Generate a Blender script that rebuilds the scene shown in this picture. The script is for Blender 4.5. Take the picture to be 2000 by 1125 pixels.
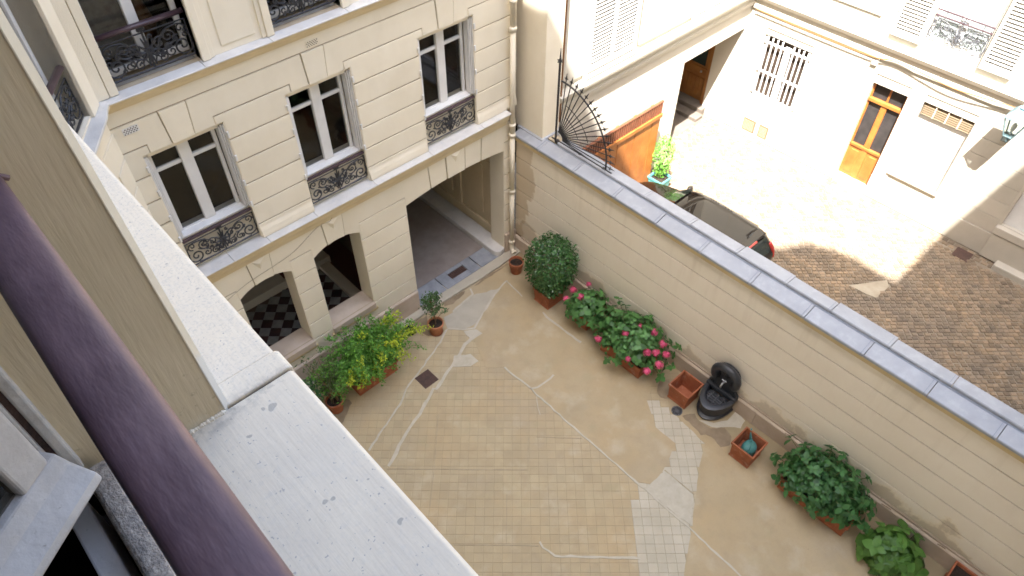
import bpy, bmesh, math, random
from mathutils import Vector, Matrix
random.seed(7)
R = math.radians
scene = bpy.context.scene
for o in list(bpy.data.objects):
    bpy.data.objects.remove(o)
COL = scene.collection

# ------------------------------------------------------------------ camera
cam_data = bpy.data.cameras.new('camera')
cam = bpy.data.objects.new('camera', cam_data)
COL.objects.link(cam)
right = Vector((0.72833928, -0.6851996, 0.00483774))
down = Vector((-0.50134806, -0.53769867, -0.67788662))
fwd = Vector((0.46708889, 0.49130606, -0.73515055))
up = -down
m = Matrix.Identity(4)
for i in range(3):
    m[i][0] = right[i]; m[i][1] = up[i]; m[i][2] = -fwd[i]
m.translation = Vector((-8.37196433, -8.71416965, 11.75263597))
cam.matrix_world = m
cam_data.sensor_width = 36
cam_data.lens = 1411.417 / 2000 * 36
cam_data.clip_start = 0.02
cam_data.clip_end = 500
cam_data.dof.use_dof = True
cam_data.dof.focus_distance = 1.9
cam_data.dof.aperture_fstop = 11.0
scene.camera = cam

# ------------------------------------------------------------------ light
LIGHT = Vector((0.495, 0.27, -1.0)).normalized()      # the way the sunlight travels
elev = math.asin(-LIGHT.z)
world = bpy.data.worlds.new('World')
scene.world = world
world.use_nodes = True
nt = world.node_tree
sky = nt.nodes.new('ShaderNodeTexSky')
sky.sky_type = 'NISHITA'
sky.sun_disc = False
sky.sun_elevation = elev
sky.sun_rotation = math.atan2(-LIGHT.x, -LIGHT.y)
sky.air_density = 1.0
sky.dust_density = 2.5
sky.ozone_density = 0.6
bg = nt.nodes['Background']
bg.inputs['Strength'].default_value = 0.15
nt.links.new(sky.outputs[0], bg.inputs['Color'])
sun_data = bpy.data.lights.new('sun', 'SUN')
sun_data.energy = 3.6
sun_data.angle = R(0.53)
sun_data.color = (1.0, 0.96, 0.90)
sun = bpy.data.objects.new('sun', sun_data)
COL.objects.link(sun)
sun.rotation_euler = LIGHT.to_track_quat('-Z', 'Y').to_euler()
sun.location = (-10, -6, 40)
scene.view_settings.view_transform = 'Standard'
scene.view_settings.look = 'None'
scene.view_settings.gamma = 1.0
scene.view_settings.exposure = 3.03
scene.view_settings.use_curve_mapping = False
scene.cycles.max_bounces = 8
scene.cycles.diffuse_bounces = 5
scene.cycles.glossy_bounces = 3
scene.cycles.transparent_max_bounces = 12

# ------------------------------------------------------------------ materials
MATS = {}
def mat(name, col, col2=None, scale=3.0, rough=0.7, bump=0.0, bscale=40.0, spec=0.4, metal=0.0,
        rnd=0.0, stretch=None, detail=5.0, coat=0.0, lo=0.35, hi=0.65, extra=None, bdist=0.02, transl=0.0):
    M = bpy.data.materials.new(name)
    M.use_nodes = True
    t = M.node_tree; N = t.nodes; L = t.links
    b = N['Principled BSDF']
    b.inputs['Roughness'].default_value = rough
    b.inputs['Metallic'].default_value = metal
    b.inputs['Specular IOR Level'].default_value = spec
    b.inputs['Coat Weight'].default_value = coat
    b.inputs['Coat Roughness'].default_value = 0.05
    geo = N.new('ShaderNodeNewGeometry')
    vec = geo.outputs['Position']
    if stretch:
        mp = N.new('ShaderNodeMapping')
        mp.inputs['Scale'].default_value = stretch
        L.new(vec, mp.inputs['Vector'])
        svec = mp.outputs['Vector']
    else:
        svec = vec
    cur = None
    if col2 is None:
        col2 = tuple(c * 0.9 for c in col)
    nz = N.new('ShaderNodeTexNoise')
    nz.inputs['Scale'].default_value = scale
    nz.inputs['Detail'].default_value = detail
    nz.inputs['Roughness'].default_value = 0.6
    L.new(vec, nz.inputs['Vector'])
    rp = N.new('ShaderNodeValToRGB')
    rp.color_ramp.elements[0].position = lo
    rp.color_ramp.elements[1].position = hi
    rp.color_ramp.elements[0].color = (*col2, 1)
    rp.color_ramp.elements[1].color = (*col, 1)
    L.new(nz.outputs['Fac'], rp.inputs['Fac'])
    cur = rp.outputs['Color']
    if rnd:
        oi = N.new('ShaderNodeObjectInfo')
        at = N.new('ShaderNodeAttribute'); at.attribute_name = 'rnd'
        ad = N.new('ShaderNodeMath'); ad.operation = 'ADD'
        L.new(oi.outputs['Random'], ad.inputs[0]); L.new(at.outputs['Fac'], ad.inputs[1])
        fr = N.new('ShaderNodeMath'); fr.operation = 'FRACT'
        L.new(ad.outputs[0], fr.inputs[0])
        mr = N.new('ShaderNodeMapRange')
        mr.inputs['To Min'].default_value = 1 - rnd
        mr.inputs['To Max'].default_value = 1 + rnd
        L.new(fr.outputs[0], mr.inputs['Value'])
        hs = N.new('ShaderNodeHueSaturation')
        L.new(mr.outputs[0], hs.inputs['Value'])
        L.new(cur, hs.inputs['Color'])
        cur = hs.outputs['Color']
    if extra:
        cur = extra(t, cur, vec)
    L.new(cur, b.inputs['Base Color'])
    if bump:
        n2 = N.new('ShaderNodeTexNoise')
        n2.inputs['Scale'].default_value = bscale
        n2.inputs['Detail'].default_value = 4
        L.new(svec, n2.inputs['Vector'])
        bp = N.new('ShaderNodeBump')
        bp.inputs['Strength'].default_value = bump
        bp.inputs['Distance'].default_value = bdist
        L.new(n2.outputs['Fac'], bp.inputs['Height'])
        L.new(bp.outputs['Normal'], b.inputs['Normal'])
    if transl:
        tr = N.new('ShaderNodeBsdfTranslucent')
        L.new(cur, tr.inputs['Color'])
        mx = N.new('ShaderNodeMixShader'); mx.inputs[0].default_value = transl
        L.new(b.outputs[0], mx.inputs[1]); L.new(tr.outputs[0], mx.inputs[2])
        L.new(mx.outputs[0], N['Material Output'].inputs['Surface'])
    MATS[name] = M
    return M

def mixcol(t, cur, fac, col, blend='MIX'):
    mx = t.nodes.new('ShaderNodeMix'); mx.data_type = 'RGBA'; mx.blend_type = blend
    t.links.new(fac, mx.inputs['Factor'])
    t.links.new(cur, mx.inputs['A'])
    mx.inputs['B'].default_value = (*col, 1)
    return mx.outputs['Result']
def noise_mask(t, vec, scale, lo, hi, detail=6.0, stretch=None, rough=0.6, off=None):
    if stretch or off:
        mp = t.nodes.new('ShaderNodeMapping')
        if stretch: mp.inputs['Scale'].default_value = stretch
        if off: mp.inputs['Location'].default_value = off
        t.links.new(vec, mp.inputs['Vector']); vec = mp.outputs['Vector']
    n = t.nodes.new('ShaderNodeTexNoise')
    n.inputs['Scale'].default_value = scale; n.inputs['Detail'].default_value = detail
    n.inputs['Roughness'].default_value = rough
    t.links.new(vec, n.inputs['Vector'])
    r = t.nodes.new('ShaderNodeMapRange')
    r.inputs['From Min'].default_value = lo; r.inputs['From Max'].default_value = hi
    t.links.new(n.outputs['Fac'], r.inputs['Value'])
    return r.outputs[0]
def mth(t, op, a, b=None):
    n = t.nodes.new('ShaderNodeMath'); n.operation = op
    for i, v in enumerate((a, b)):
        if v is None: continue
        if isinstance(v, (int, float)): n.inputs[i].default_value = v
        else: t.links.new(v, n.inputs[i])
    return n.outputs[0]
def axis(t, vec, k):
    s = t.nodes.new('ShaderNodeSeparateXYZ'); t.links.new(vec, s.inputs[0]); return s.outputs[k]
def smooth(t, v, a, b):
    r = t.nodes.new('ShaderNodeMapRange'); r.inputs['From Min'].default_value = a; r.inputs['From Max'].default_value = b
    t.links.new(v, r.inputs['Value']); return r.outputs[0]

def ex_facade(t, cur, vec):
    f = noise_mask(t, vec, 1.3, 0.5, 0.72, stretch=(1.0, 1.0, 0.35))
    cur = mixcol(t, cur, mth(t, 'MULTIPLY', f, 0.35), (0.60, 0.53, 0.41))
    g = noise_mask(t, vec, 55.0, 0.68, 0.75, 2.0)
    return mixcol(t, cur, mth(t, 'MULTIPLY', g, 0.25), (0.42, 0.36, 0.27))
def ex_wall(t, cur, vec):
    y = axis(t, vec, 1); z = axis(t, vec, 2)
    n = noise_mask(t, vec, 1.6, 0.0, 1.0, 8.0)
    # bare unpainted patch next to the corner, stepped edge
    e = mth(t, 'ADD', y, mth(t, 'MULTIPLY', n, 0.55))
    st = mth(t, 'SNAP', mth(t, 'ADD', z, 0.05), 0.44)
    e2 = mth(t, 'SUBTRACT', e, mth(t, 'MULTIPLY', mth(t, 'SINE', mth(t, 'MULTIPLY', st, 2.3)), 0.12))
    bare = smooth(t, e2, -0.17, -0.13)
    cur = mixcol(t, cur, mth(t, 'MULTIPLY', bare, 0.75), (0.50, 0.39, 0.25))
    # damp tide marks above the plinth
    k = mth(t, 'ADD', z, mth(t, 'MULTIPLY', noise_mask(t, vec, 1.1, 0.25, 0.75, 7.0, off=(3, 1, 0)), -0.85))
    damp = smooth(t, k, 0.36, 0.30)
    cur = mixcol(t, cur, mth(t, 'MULTIPLY', damp, 0.55), (0.40, 0.31, 0.20))
    edge = mth(t, 'MULTIPLY', smooth(t, k, 0.28, 0.33), smooth(t, k, 0.40, 0.36))
    cur = mixcol(t, cur, mth(t, 'MULTIPLY', edge, 0.45), (0.74, 0.64, 0.47))
    drip = mth(t, 'MULTIPLY', noise_mask(t, vec, 2.2, 0.5, 0.72, 6.0, stretch=(1, 2.6, .22)), smooth(t, z, 1.6, 3.1))
    cur = mixcol(t, cur, mth(t, 'MULTIPLY', drip, 0.35), (0.50, 0.42, 0.31))
    cur = mixcol(t, cur, mth(t, 'MULTIPLY', noise_mask(t, vec, 0.8, 0.5, 0.66, 6.0, off=(8, 2, 5)), 0.25), (0.66, 0.57, 0.45))
    g = noise_mask(t, vec, 60.0, 0.66, 0.75, 2.0)
    return mixcol(t, cur, mth(t, 'MULTIPLY', g, 0.2), (0.4, 0.33, 0.24))
def ex_plinth(t, cur, vec):
    f = noise_mask(t, vec, 2.2, 0.42, 0.62, 7.0)
    return mixcol(t, cur, mth(t, 'MULTIPLY', f, 0.5), (0.42, 0.33, 0.24))
def ex_ledge(t, cur, vec):
    # paint chips, pin holes and faint grey brush streaks
    a = noise_mask(t, vec, 17.0, 0.705, 0.72, 2.0, rough=0.5)
    cur = mixcol(t, cur, mth(t, 'MULTIPLY', a, 0.8), (0.31, 0.285, 0.245))
    b = noise_mask(t, vec, 85.0, 0.715, 0.74, 1.0)
    cur = mixcol(t, cur, mth(t, 'MULTIPLY', b, 0.75), (0.28, 0.27, 0.26))
    c = noise_mask(t, vec, 3.0, 0.45, 0.75, 5.0)
    cur = mixcol(t, cur, mth(t, 'MULTIPLY', c, 0.35), (0.52, 0.48, 0.42))
    s = noise_mask(t, vec, 130.0, 0.5, 0.8, 3.0, stretch=(1.0, 0.06, 1.0))
    cur = mixcol(t, cur, mth(t, 'MULTIPLY', s, 0.16), (0.46, 0.42, 0.36))
    gr = noise_mask(t, vec, 42.0, 0.55, 0.8, 6.0, off=(9, 2, 1))
    cur = mixcol(t, cur, mth(t, 'MULTIPLY', gr, 0.4), (0.46, 0.44, 0.41))
    y = axis(t, vec, 1)
    far_ = smooth(t, y, -7.4, -7.3)
    pit = mth(t, 'MULTIPLY', noise_mask(t, vec, 120.0, 0.5, 0.7, 5.0), mth(t, 'ADD', mth(t, 'MULTIPLY', far_, 0.35), 0.15))
    cur = mixcol(t, cur, pit, (0.36, 0.345, 0.32))
    x = axis(t, vec, 0)
    jd = mth(t, 'ABSOLUTE', mth(t, 'SUBTRACT', y, -7.385))
    dirt = mth(t, 'MULTIPLY', smooth(t, jd, 0.05, 0.0), noise_mask(t, vec, 26.0, 0.45, 0.62, 6.0))
    return mixcol(t, cur, mth(t, 'MULTIPLY', dirt, 0.65), (0.20, 0.185, 0.165))
def ex_reveal(t, cur, vec):
    z = axis(t, vec, 2)
    k = mth(t, 'SUBTRACT', z, mth(t, 'MULTIPLY', noise_mask(t, vec, 14.0, 0.2, 0.8, 7.0), 0.16))
    d = smooth(t, k, 10.02, 9.97)
    cur = mixcol(t, cur, mth(t, 'MULTIPLY', d, 0.8), (0.60, 0.55, 0.44))
    m2 = noise_mask(t, vec, 30.0, 0.62, 0.72, 5.0)
    low = smooth(t, z, 10.5, 10.1)
    return mixcol(t, cur, mth(t, 'MULTIPLY', mth(t, 'MULTIPLY', m2, low), 0.6), (0.14, 0.11, 0.07))
def ex_strip(t, cur, vec):
    z = axis(t, vec, 2)
    k = mth(t, 'ADD', z, mth(t, 'MULTIPLY', noise_mask(t, vec, 18.0, 0.2, 0.8, 6.0), 0.12))
    low = mth(t, 'MULTIPLY', smooth(t, k, 10.36, 10.32), smooth(t, z, 9.0, 9.5))
    return mixcol(t, cur, low, (0.69, 0.67, 0.62))
def ex_casement(t, cur, vec):
    cur = mixcol(t, cur, mth(t, 'MULTIPLY', noise_mask(t, vec, 11.0, 0.5, 0.7, 7.0), 0.45), (0.38, 0.345, 0.315))
    cur = mixcol(t, cur, mth(t, 'MULTIPLY', noise_mask(t, vec, 55.0, 0.66, 0.74, 4.0), 0.55), (0.20, 0.17, 0.14))
    return mixcol(t, cur, mth(t, 'MULTIPLY', noise_mask(t, vec, 24.0, 0.62, 0.68, 6.0, off=(4, 4, 1)), 0.5), (0.60, 0.58, 0.55))
def ex_rail(t, cur, vec):
    x = axis(t, vec, 0)
    e = mth(t, 'ADD', x, mth(t, 'MULTIPLY', noise_mask(t, vec, 13.0, 0.2, 0.8, 6.0, stretch=(1, .35, 1)), -0.022))
    w = smooth(t, e, -8.356, -8.338)  # paler rail edge: worn paint, with the sky-lit side painted in
    cur = mixcol(t, cur, mth(t, 'MULTIPLY', w, 0.6), (0.30, 0.185, 0.15))
    v = noise_mask(t, vec, 30.0, 0.60, 0.72, 6.0, stretch=(1, .3, 1))
    return mixcol(t, cur, mth(t, 'MULTIPLY', v, 0.3), (0.14, 0.095, 0.11))
def ex_ground(t, cur, vec):
    cur = mixcol(t, cur, mth(t, 'MULTIPLY', noise_mask(t, vec, 0.9, 0.46, 0.66, 7.0), 0.7), (0.47, 0.35, 0.195))
    cur = mixcol(t, cur, mth(t, 'MULTIPLY', noise_mask(t, vec, 0.7, 0.5, 0.7, 7.0, off=(5, 8, 0)), 0.45), (0.35, 0.30, 0.225))
    cur = mixcol(t, cur, mth(t, 'MULTIPLY', noise_mask(t, vec, 90.0, 0.52, 0.75, 3.0), 0.34), (0.28, 0.22, 0.15))
    cur = mixcol(t, cur, mth(t, 'MULTIPLY', noise_mask(t, vec, 4.5, 0.5, 0.68, 8.0, off=(2, 9, 0)), 0.32), (0.35, 0.27, 0.165))
    cur = mixcol(t, cur, mth(t, 'MULTIPLY', noise_mask(t, vec, 1.8, 0.54, 0.7, 8.0, off=(7, 3, 0)), 0.35), (0.56, 0.50, 0.38))
    cur = mixcol(t, cur, mth(t, 'MULTIPLY', noise_mask(t, vec, 34.0, 0.72, 0.78, 2.0), 0.35), (0.55, 0.47, 0.35))
    # damp along the planters and moss
    x = axis(t, vec, 0)
    near = smooth(t, mth(t, 'ADD', x, mth(t, 'MULTIPLY', noise_mask(t, vec, 1.7, 0.2, 0.8, 6.0), 0.8)), -0.55, 0.1)
    cur = mixcol(t, cur, mth(t, 'MULTIPLY', near, 0.7), (0.25, 0.20, 0.115))
    cur = mixcol(t, cur, mth(t, 'MULTIPLY', noise_mask(t, vec, 2.3, 0.56, 0.7, 8.0, off=(1, 7, 3)), 0.35), (0.36, 0.32, 0.19))
    return mixcol(t, cur, mth(t, 'MULTIPLY', noise_mask(t, vec, 14.0, 0.66, 0.76, 5.0, off=(6, 1, 3)), 0.4), (0.23, 0.18, 0.12))
def ex_cobble(t, cur, vec):
    return mixcol(t, cur, mth(t, 'MULTIPLY', noise_mask(t, vec, 0.8, 0.45, 0.62, 4.0), 0.4), (0.12, 0.10, 0.085))
def ex_coping(t, cur, vec):
    cur = mixcol(t, cur, mth(t, 'MULTIPLY', noise_mask(t, vec, 6.0, 0.55, 0.7, 6.0), 0.35), (0.40, 0.42, 0.46))
    return mixcol(t, cur, mth(t, 'MULTIPLY', noise_mask(t, vec, 26.0, 0.66, 0.72, 3.0), 0.4), (0.30, 0.31, 0.33))
def ex_terra(t, cur, vec):
    cur = mixcol(t, cur, mth(t, 'MULTIPLY', noise_mask(t, vec, 9.0, 0.52, 0.7, 6.0), 0.4), (0.44, 0.20, 0.10))
    cur = mixcol(t, cur, mth(t, 'MULTIPLY', noise_mask(t, vec, 7.0, 0.56, 0.72, 8.0, off=(9, 5, 2)), 0.4), (0.52, 0.36, 0.27))
    return mixcol(t, cur, mth(t, 'MULTIPLY', noise_mask(t, vec, 5.0, 0.56, 0.72, 6.0, off=(2, 3, 4)), 0.5), (0.14, 0.055, 0.03))

mat('facade_paint', (0.765, 0.70, 0.57), (0.72, 0.65, 0.515), 1.2, 0.75, 0.15, 70, extra=ex_facade, rnd=0.03)
mat('cornice_paint', (0.65, 0.54, 0.35), (0.59, 0.48, 0.30), 2.0, 0.7, 0.12, 60)
mat('pale_stone_top', (0.60, 0.585, 0.555), (0.52, 0.505, 0.48), 4.0, 0.7, 0.15, 50, extra=ex_coping)
mat('boundary_paint', (0.80, 0.735, 0.62), (0.76, 0.69, 0.575), 1.0, 0.75, 0.12, 70, extra=ex_wall)
mat('ochre_paint', (0.58, 0.46, 0.26), (0.50, 0.39, 0.21), 3.0, 0.7, 0.12, 60)
mat('joint_shadow', (0.42, 0.345, 0.24), (0.34, 0.275, 0.19), 4.0, 0.9)
mat('wall_joint', (0.27, 0.21, 0.14), (0.22, 0.17, 0.11), 4.0, 0.9)
mat('plinth_stone', (0.55, 0.455, 0.365), (0.48, 0.39, 0.305), 2.0, 0.8, 0.2, 60, extra=ex_plinth)
mat('coping_zinc', (0.325, 0.34, 0.37), (0.275, 0.29, 0.32), 3.0, 0.5, 0.1, 40, extra=ex_coping)
mat('coping_dark', (0.20, 0.22, 0.26), None, 8.0, 0.6)
mat('ledge_paint', (0.645, 0.57, 0.45), (0.59, 0.52, 0.415), 5.0, 0.65, 0.35, 60, extra=ex_ledge, stretch=(1.2, 0.12, 1.2), bdist=0.004)
mat('reveal_paint', (0.60, 0.50, 0.34), (0.55, 0.455, 0.305), 4.0, 0.6, 0.5, 90, extra=ex_reveal, stretch=(1.0, 1.0, 0.10), bdist=0.004)
mat('strip_paint', (0.74, 0.67, 0.55), (0.70, 0.625, 0.50), 6.0, 0.6, 0.2, 60, bdist=0.004)
mat('arris_paint', (0.74, 0.66, 0.52), (0.70, 0.62, 0.47), 6.0, 0.6, 0.25, 60, bdist=0.004, extra=ex_strip)
mat('rail_paint', (0.115, 0.070, 0.080), (0.09, 0.054, 0.064), 12.0, 0.46, 0.8, 24, spec=0.28, extra=ex_rail, stretch=(1.0, 0.3, 1.0), bdist=0.006)
mat('rail_paint_far', (0.06, 0.036, 0.042), None, 12.0, 0.3)
mat('white_paint', (0.70, 0.69, 0.67), (0.64, 0.63, 0.61), 4.0, 0.5, 0.12, 40, bdist=0.005)
mat('casement_paint', (0.55, 0.52, 0.49), (0.49, 0.46, 0.43), 6.0, 0.55, 0.5, 45, bdist=0.005, extra=ex_casement)
mat('old_white_paint', (0.50, 0.48, 0.455), (0.36, 0.325, 0.29), 9.0, 0.55, 0.7, 35, bdist=0.006, lo=0.3, hi=0.55)
mat('rough_sill_stone', (0.42, 0.36, 0.30), (0.22, 0.19, 0.165), 40.0, 0.9, 1.0, 120, lo=0.35, hi=0.6, bdist=0.006)
mat('iron', (0.022, 0.022, 0.025), None, 20.0, 0.45, spec=0.5)
mat('iron_grey', (0.12, 0.125, 0.14), (0.05, 0.05, 0.055), 20.0, 0.4, spec=0.6)
mat('rust_iron', (0.10, 0.055, 0.042), (0.065, 0.04, 0.033), 14.0, 0.75, 0.4, 90)
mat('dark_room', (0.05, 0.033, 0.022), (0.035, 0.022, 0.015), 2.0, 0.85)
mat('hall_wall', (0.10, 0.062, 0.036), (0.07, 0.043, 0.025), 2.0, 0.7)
mat('hall_trim', (0.52, 0.45, 0.33), None, 2.0, 0.6)
mat('red_mat', (0.10, 0.035, 0.022), None, 20.0, 0.9)
mat('passage_paint', (0.60, 0.50, 0.33), (0.54, 0.44, 0.29), 2.0, 0.7)
mat('passage_floor', (0.30, 0.26, 0.23), (0.24, 0.20, 0.18), 3.0, 0.75, 0.3, 60)
mat('blue_stone', (0.30, 0.315, 0.34), (0.22, 0.235, 0.26), 5.0, 0.7, 0.3, 50)
mat('cement', (0.455, 0.36, 0.22), (0.415, 0.325, 0.19), 1.2, 0.85, 0.25, 110, extra=ex_ground)
mat('tile', (0.45, 0.365, 0.225), (0.415, 0.33, 0.20), 1.4, 0.8, 0.2, 110, extra=ex_ground, rnd=0.05)
mat('strip_joint', (0.33, 0.29, 0.20), (0.28, 0.24, 0.16), 3.0, 0.9)
mat('crack', (0.31, 0.255, 0.165), (0.39, 0.325, 0.215), 8.0, 0.9)
mat('tile_joint', (0.41, 0.335, 0.21), (0.32, 0.26, 0.16), 2.0, 0.9)
mat('pale_tile', (0.515, 0.465, 0.36), (0.45, 0.40, 0.30), 2.0, 0.8, 0.2, 110, rnd=0.05)
mat('pale_cement', (0.52, 0.475, 0.375), (0.45, 0.405, 0.31), 6.0, 0.85, 0.3, 90)
mat('grey_cement', (0.46, 0.415, 0.325), (0.40, 0.36, 0.285), 3.0, 0.85, 0.3, 90)
mat('damp', (0.21, 0.155, 0.095), (0.28, 0.215, 0.135), 5.0, 0.55)
mat('white_marble', (0.21, 0.195, 0.17), (0.15, 0.14, 0.12), 6.0, 0.25, rnd=0.15)
mat('dark_marble', (0.035, 0.022, 0.02), (0.06, 0.03, 0.025), 6.0, 0.25, rnd=0.3)
mat('cobble', (0.25, 0.178, 0.11), (0.18, 0.14, 0.10), 2.2, 0.75, 0.4, 60, rnd=0.30, extra=ex_cobble)
mat('cobble_joint', (0.26, 0.22, 0.165), (0.20, 0.165, 0.125), 3.0, 0.9)
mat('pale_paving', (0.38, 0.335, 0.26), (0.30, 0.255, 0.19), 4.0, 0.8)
mat('sunny_plaster', (0.52, 0.49, 0.425), (0.485, 0.455, 0.39), 1.2, 0.75, 0.1, 60)
mat('shutter_paint', (0.54, 0.53, 0.50), (0.50, 0.49, 0.46), 4.0, 0.5)
mat('dark_step', (0.16, 0.135, 0.11), (0.12, 0.10, 0.085), 4.0, 0.8, 0.2, 60)
mat('dark_pane', (0.045, 0.04, 0.04), (0.03, 0.028, 0.028), 6.0, 0.25, spec=0.25)
mat('sunny_stone', (0.48, 0.44, 0.375), (0.435, 0.40, 0.335), 1.6, 0.8, 0.15, 60, rnd=0.06)
mat('wood_orange', (0.40, 0.145, 0.034), (0.29, 0.095, 0.02), 3.0, 0.45, 0.2, 30, stretch=(6, 6, 0.5))
mat('wood_brown', (0.30, 0.135, 0.04), (0.22, 0.09, 0.026), 3.0, 0.45, 0.2, 30, stretch=(6, 6, 0.5))
mat('wood_red', (0.20, 0.07, 0.035), (0.14, 0.05, 0.026), 6.0, 0.5)
mat('terracotta', (0.35, 0.112, 0.05), (0.28, 0.085, 0.037), 4.0, 0.8, 0.2, 80, extra=ex_terra)
mat('terracotta_pale', (0.50, 0.21, 0.105), (0.42, 0.165, 0.08), 5.0, 0.85, 0.2, 80)
mat('soil', (0.045, 0.03, 0.02), (0.025, 0.017, 0.012), 30.0, 0.95, 1.0, 80)
mat('black_cast', (0.018, 0.020, 0.025), (0.03, 0.033, 0.04), 10.0, 0.38, 0.25, 60, spec=0.6)
mat('black_plastic', (0.02, 0.02, 0.022), None, 10.0, 0.6)
mat('green_can', (0.075, 0.24, 0.225), (0.055, 0.19, 0.175), 10.0, 0.45)
mat('teal_pot', (0.10, 0.36, 0.36), (0.08, 0.30, 0.30), 10.0, 0.5)
mat('lantern_metal', (0.14, 0.21, 0.235), (0.10, 0.16, 0.18), 10.0, 0.45)
mat('car_paint', (0.022, 0.018, 0.015), None, 3.0, 0.05, spec=0.5, coat=0.0)
mat('car_glass', (0.03, 0.045, 0.042), None, 3.0, 0.04, spec=0.8)
mat('car_trim', (0.02, 0.02, 0.02), None, 3.0, 0.6)
mat('rubber', (0.02, 0.02, 0.02), None, 3.0, 0.8)
mat('alloy', (0.5, 0.5, 0.52), None, 3.0, 0.3, metal=1.0)
mat('tail_red', (0.50, 0.025, 0.02), (0.42, 0.02, 0.016), 3.0, 0.15, coat=1.0)
mat('plate_white', (0.7, 0.7, 0.68), None, 3.0, 0.4)
mat('leaf_box', (0.075, 0.185, 0.052), (0.045, 0.118, 0.034), 5.0, 0.24, spec=0.6, rnd=0.45, transl=0.15)
mat('leaf_hydrangea', (0.085, 0.215, 0.055), (0.06, 0.155, 0.042), 7.0, 0.45, spec=0.4, rnd=0.38, transl=0.2)
mat('leaf_hydrangea_dark', (0.058, 0.165, 0.046), (0.042, 0.122, 0.036), 7.0, 0.45, spec=0.4, rnd=0.35, transl=0.2)
mat('leaf_bright', (0.10, 0.22, 0.042), (0.07, 0.165, 0.03), 7.0, 0.4, spec=0.4, rnd=0.3, transl=0.25)
mat('leaf_yellow', (0.56, 0.62, 0.05), (0.40, 0.52, 0.045), 7.0, 0.5, rnd=0.3, transl=0.3)
mat('leaf_lime', (0.165, 0.37, 0.055), (0.105, 0.27, 0.04), 5.0, 0.5, rnd=0.35, transl=0.3)
mat('leaf_bamboo', (0.095, 0.15, 0.045), (0.07, 0.10, 0.035), 5.0, 0.5, rnd=0.4, transl=0.25)
mat('leaf_citrus', (0.085, 0.17, 0.05), (0.06, 0.12, 0.036), 5.0, 0.4, rnd=0.4, transl=0.2)
mat('stem', (0.16, 0.095, 0.05), (0.11, 0.07, 0.04), 20.0, 0.8)
mat('stem_green', (0.12, 0.14, 0.05), None, 20.0, 0.7)
mat('petal', (0.78, 0.15, 0.29), (0.68, 0.09, 0.21), 20.0, 0.6, rnd=0.25, transl=0.25)
mat('roof_slate', (0.12, 0.125, 0.14), None, 3.0, 0.6)
mat('louvre_tan', (0.17, 0.12, 0.068), None, 3.0, 0.7)
mat('linen', (0.28, 0.27, 0.25), None, 3.0, 0.9)
mat('wire', (0.30, 0.25, 0.18), None, 3.0, 0.8)

def glass(name, tint, amount=0.9):
    M = bpy.data.materials.new(name); M.use_nodes = True
    t = M.node_tree; N = t.nodes; L = t.links
    N.remove(N['Principled BSDF'])
    tr = N.new('ShaderNodeBsdfTransparent'); tr.inputs[0].default_value = (*tint, 1)
    gl = N.new('ShaderNodeBsdfGlossy'); gl.inputs['Roughness'].default_value = 0.02
    lw = N.new('ShaderNodeLayerWeight'); lw.inputs['Blend'].default_value = 0.5
    mx = N.new('ShaderNodeMixShader')
    f5 = mth(t, 'POWER', lw.outputs['Facing'], 5.0)
    L.new(mth(t, 'ADD', mth(t, 'MULTIPLY', f5, 0.9 * amount), 0.045 * amount), mx.inputs[0])
    L.new(tr.outputs[0], mx.inputs[1]); L.new(gl.outputs[0], mx.inputs[2])
    L.new(mx.outputs[0], N['Material Output'].inputs['Surface'])
    MATS[name] = M
glass('pane_glass', (0.72, 0.71, 0.68), 0.9)
glass('clear_glass', (0.92, 0.95, 0.95), 1.0)

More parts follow.
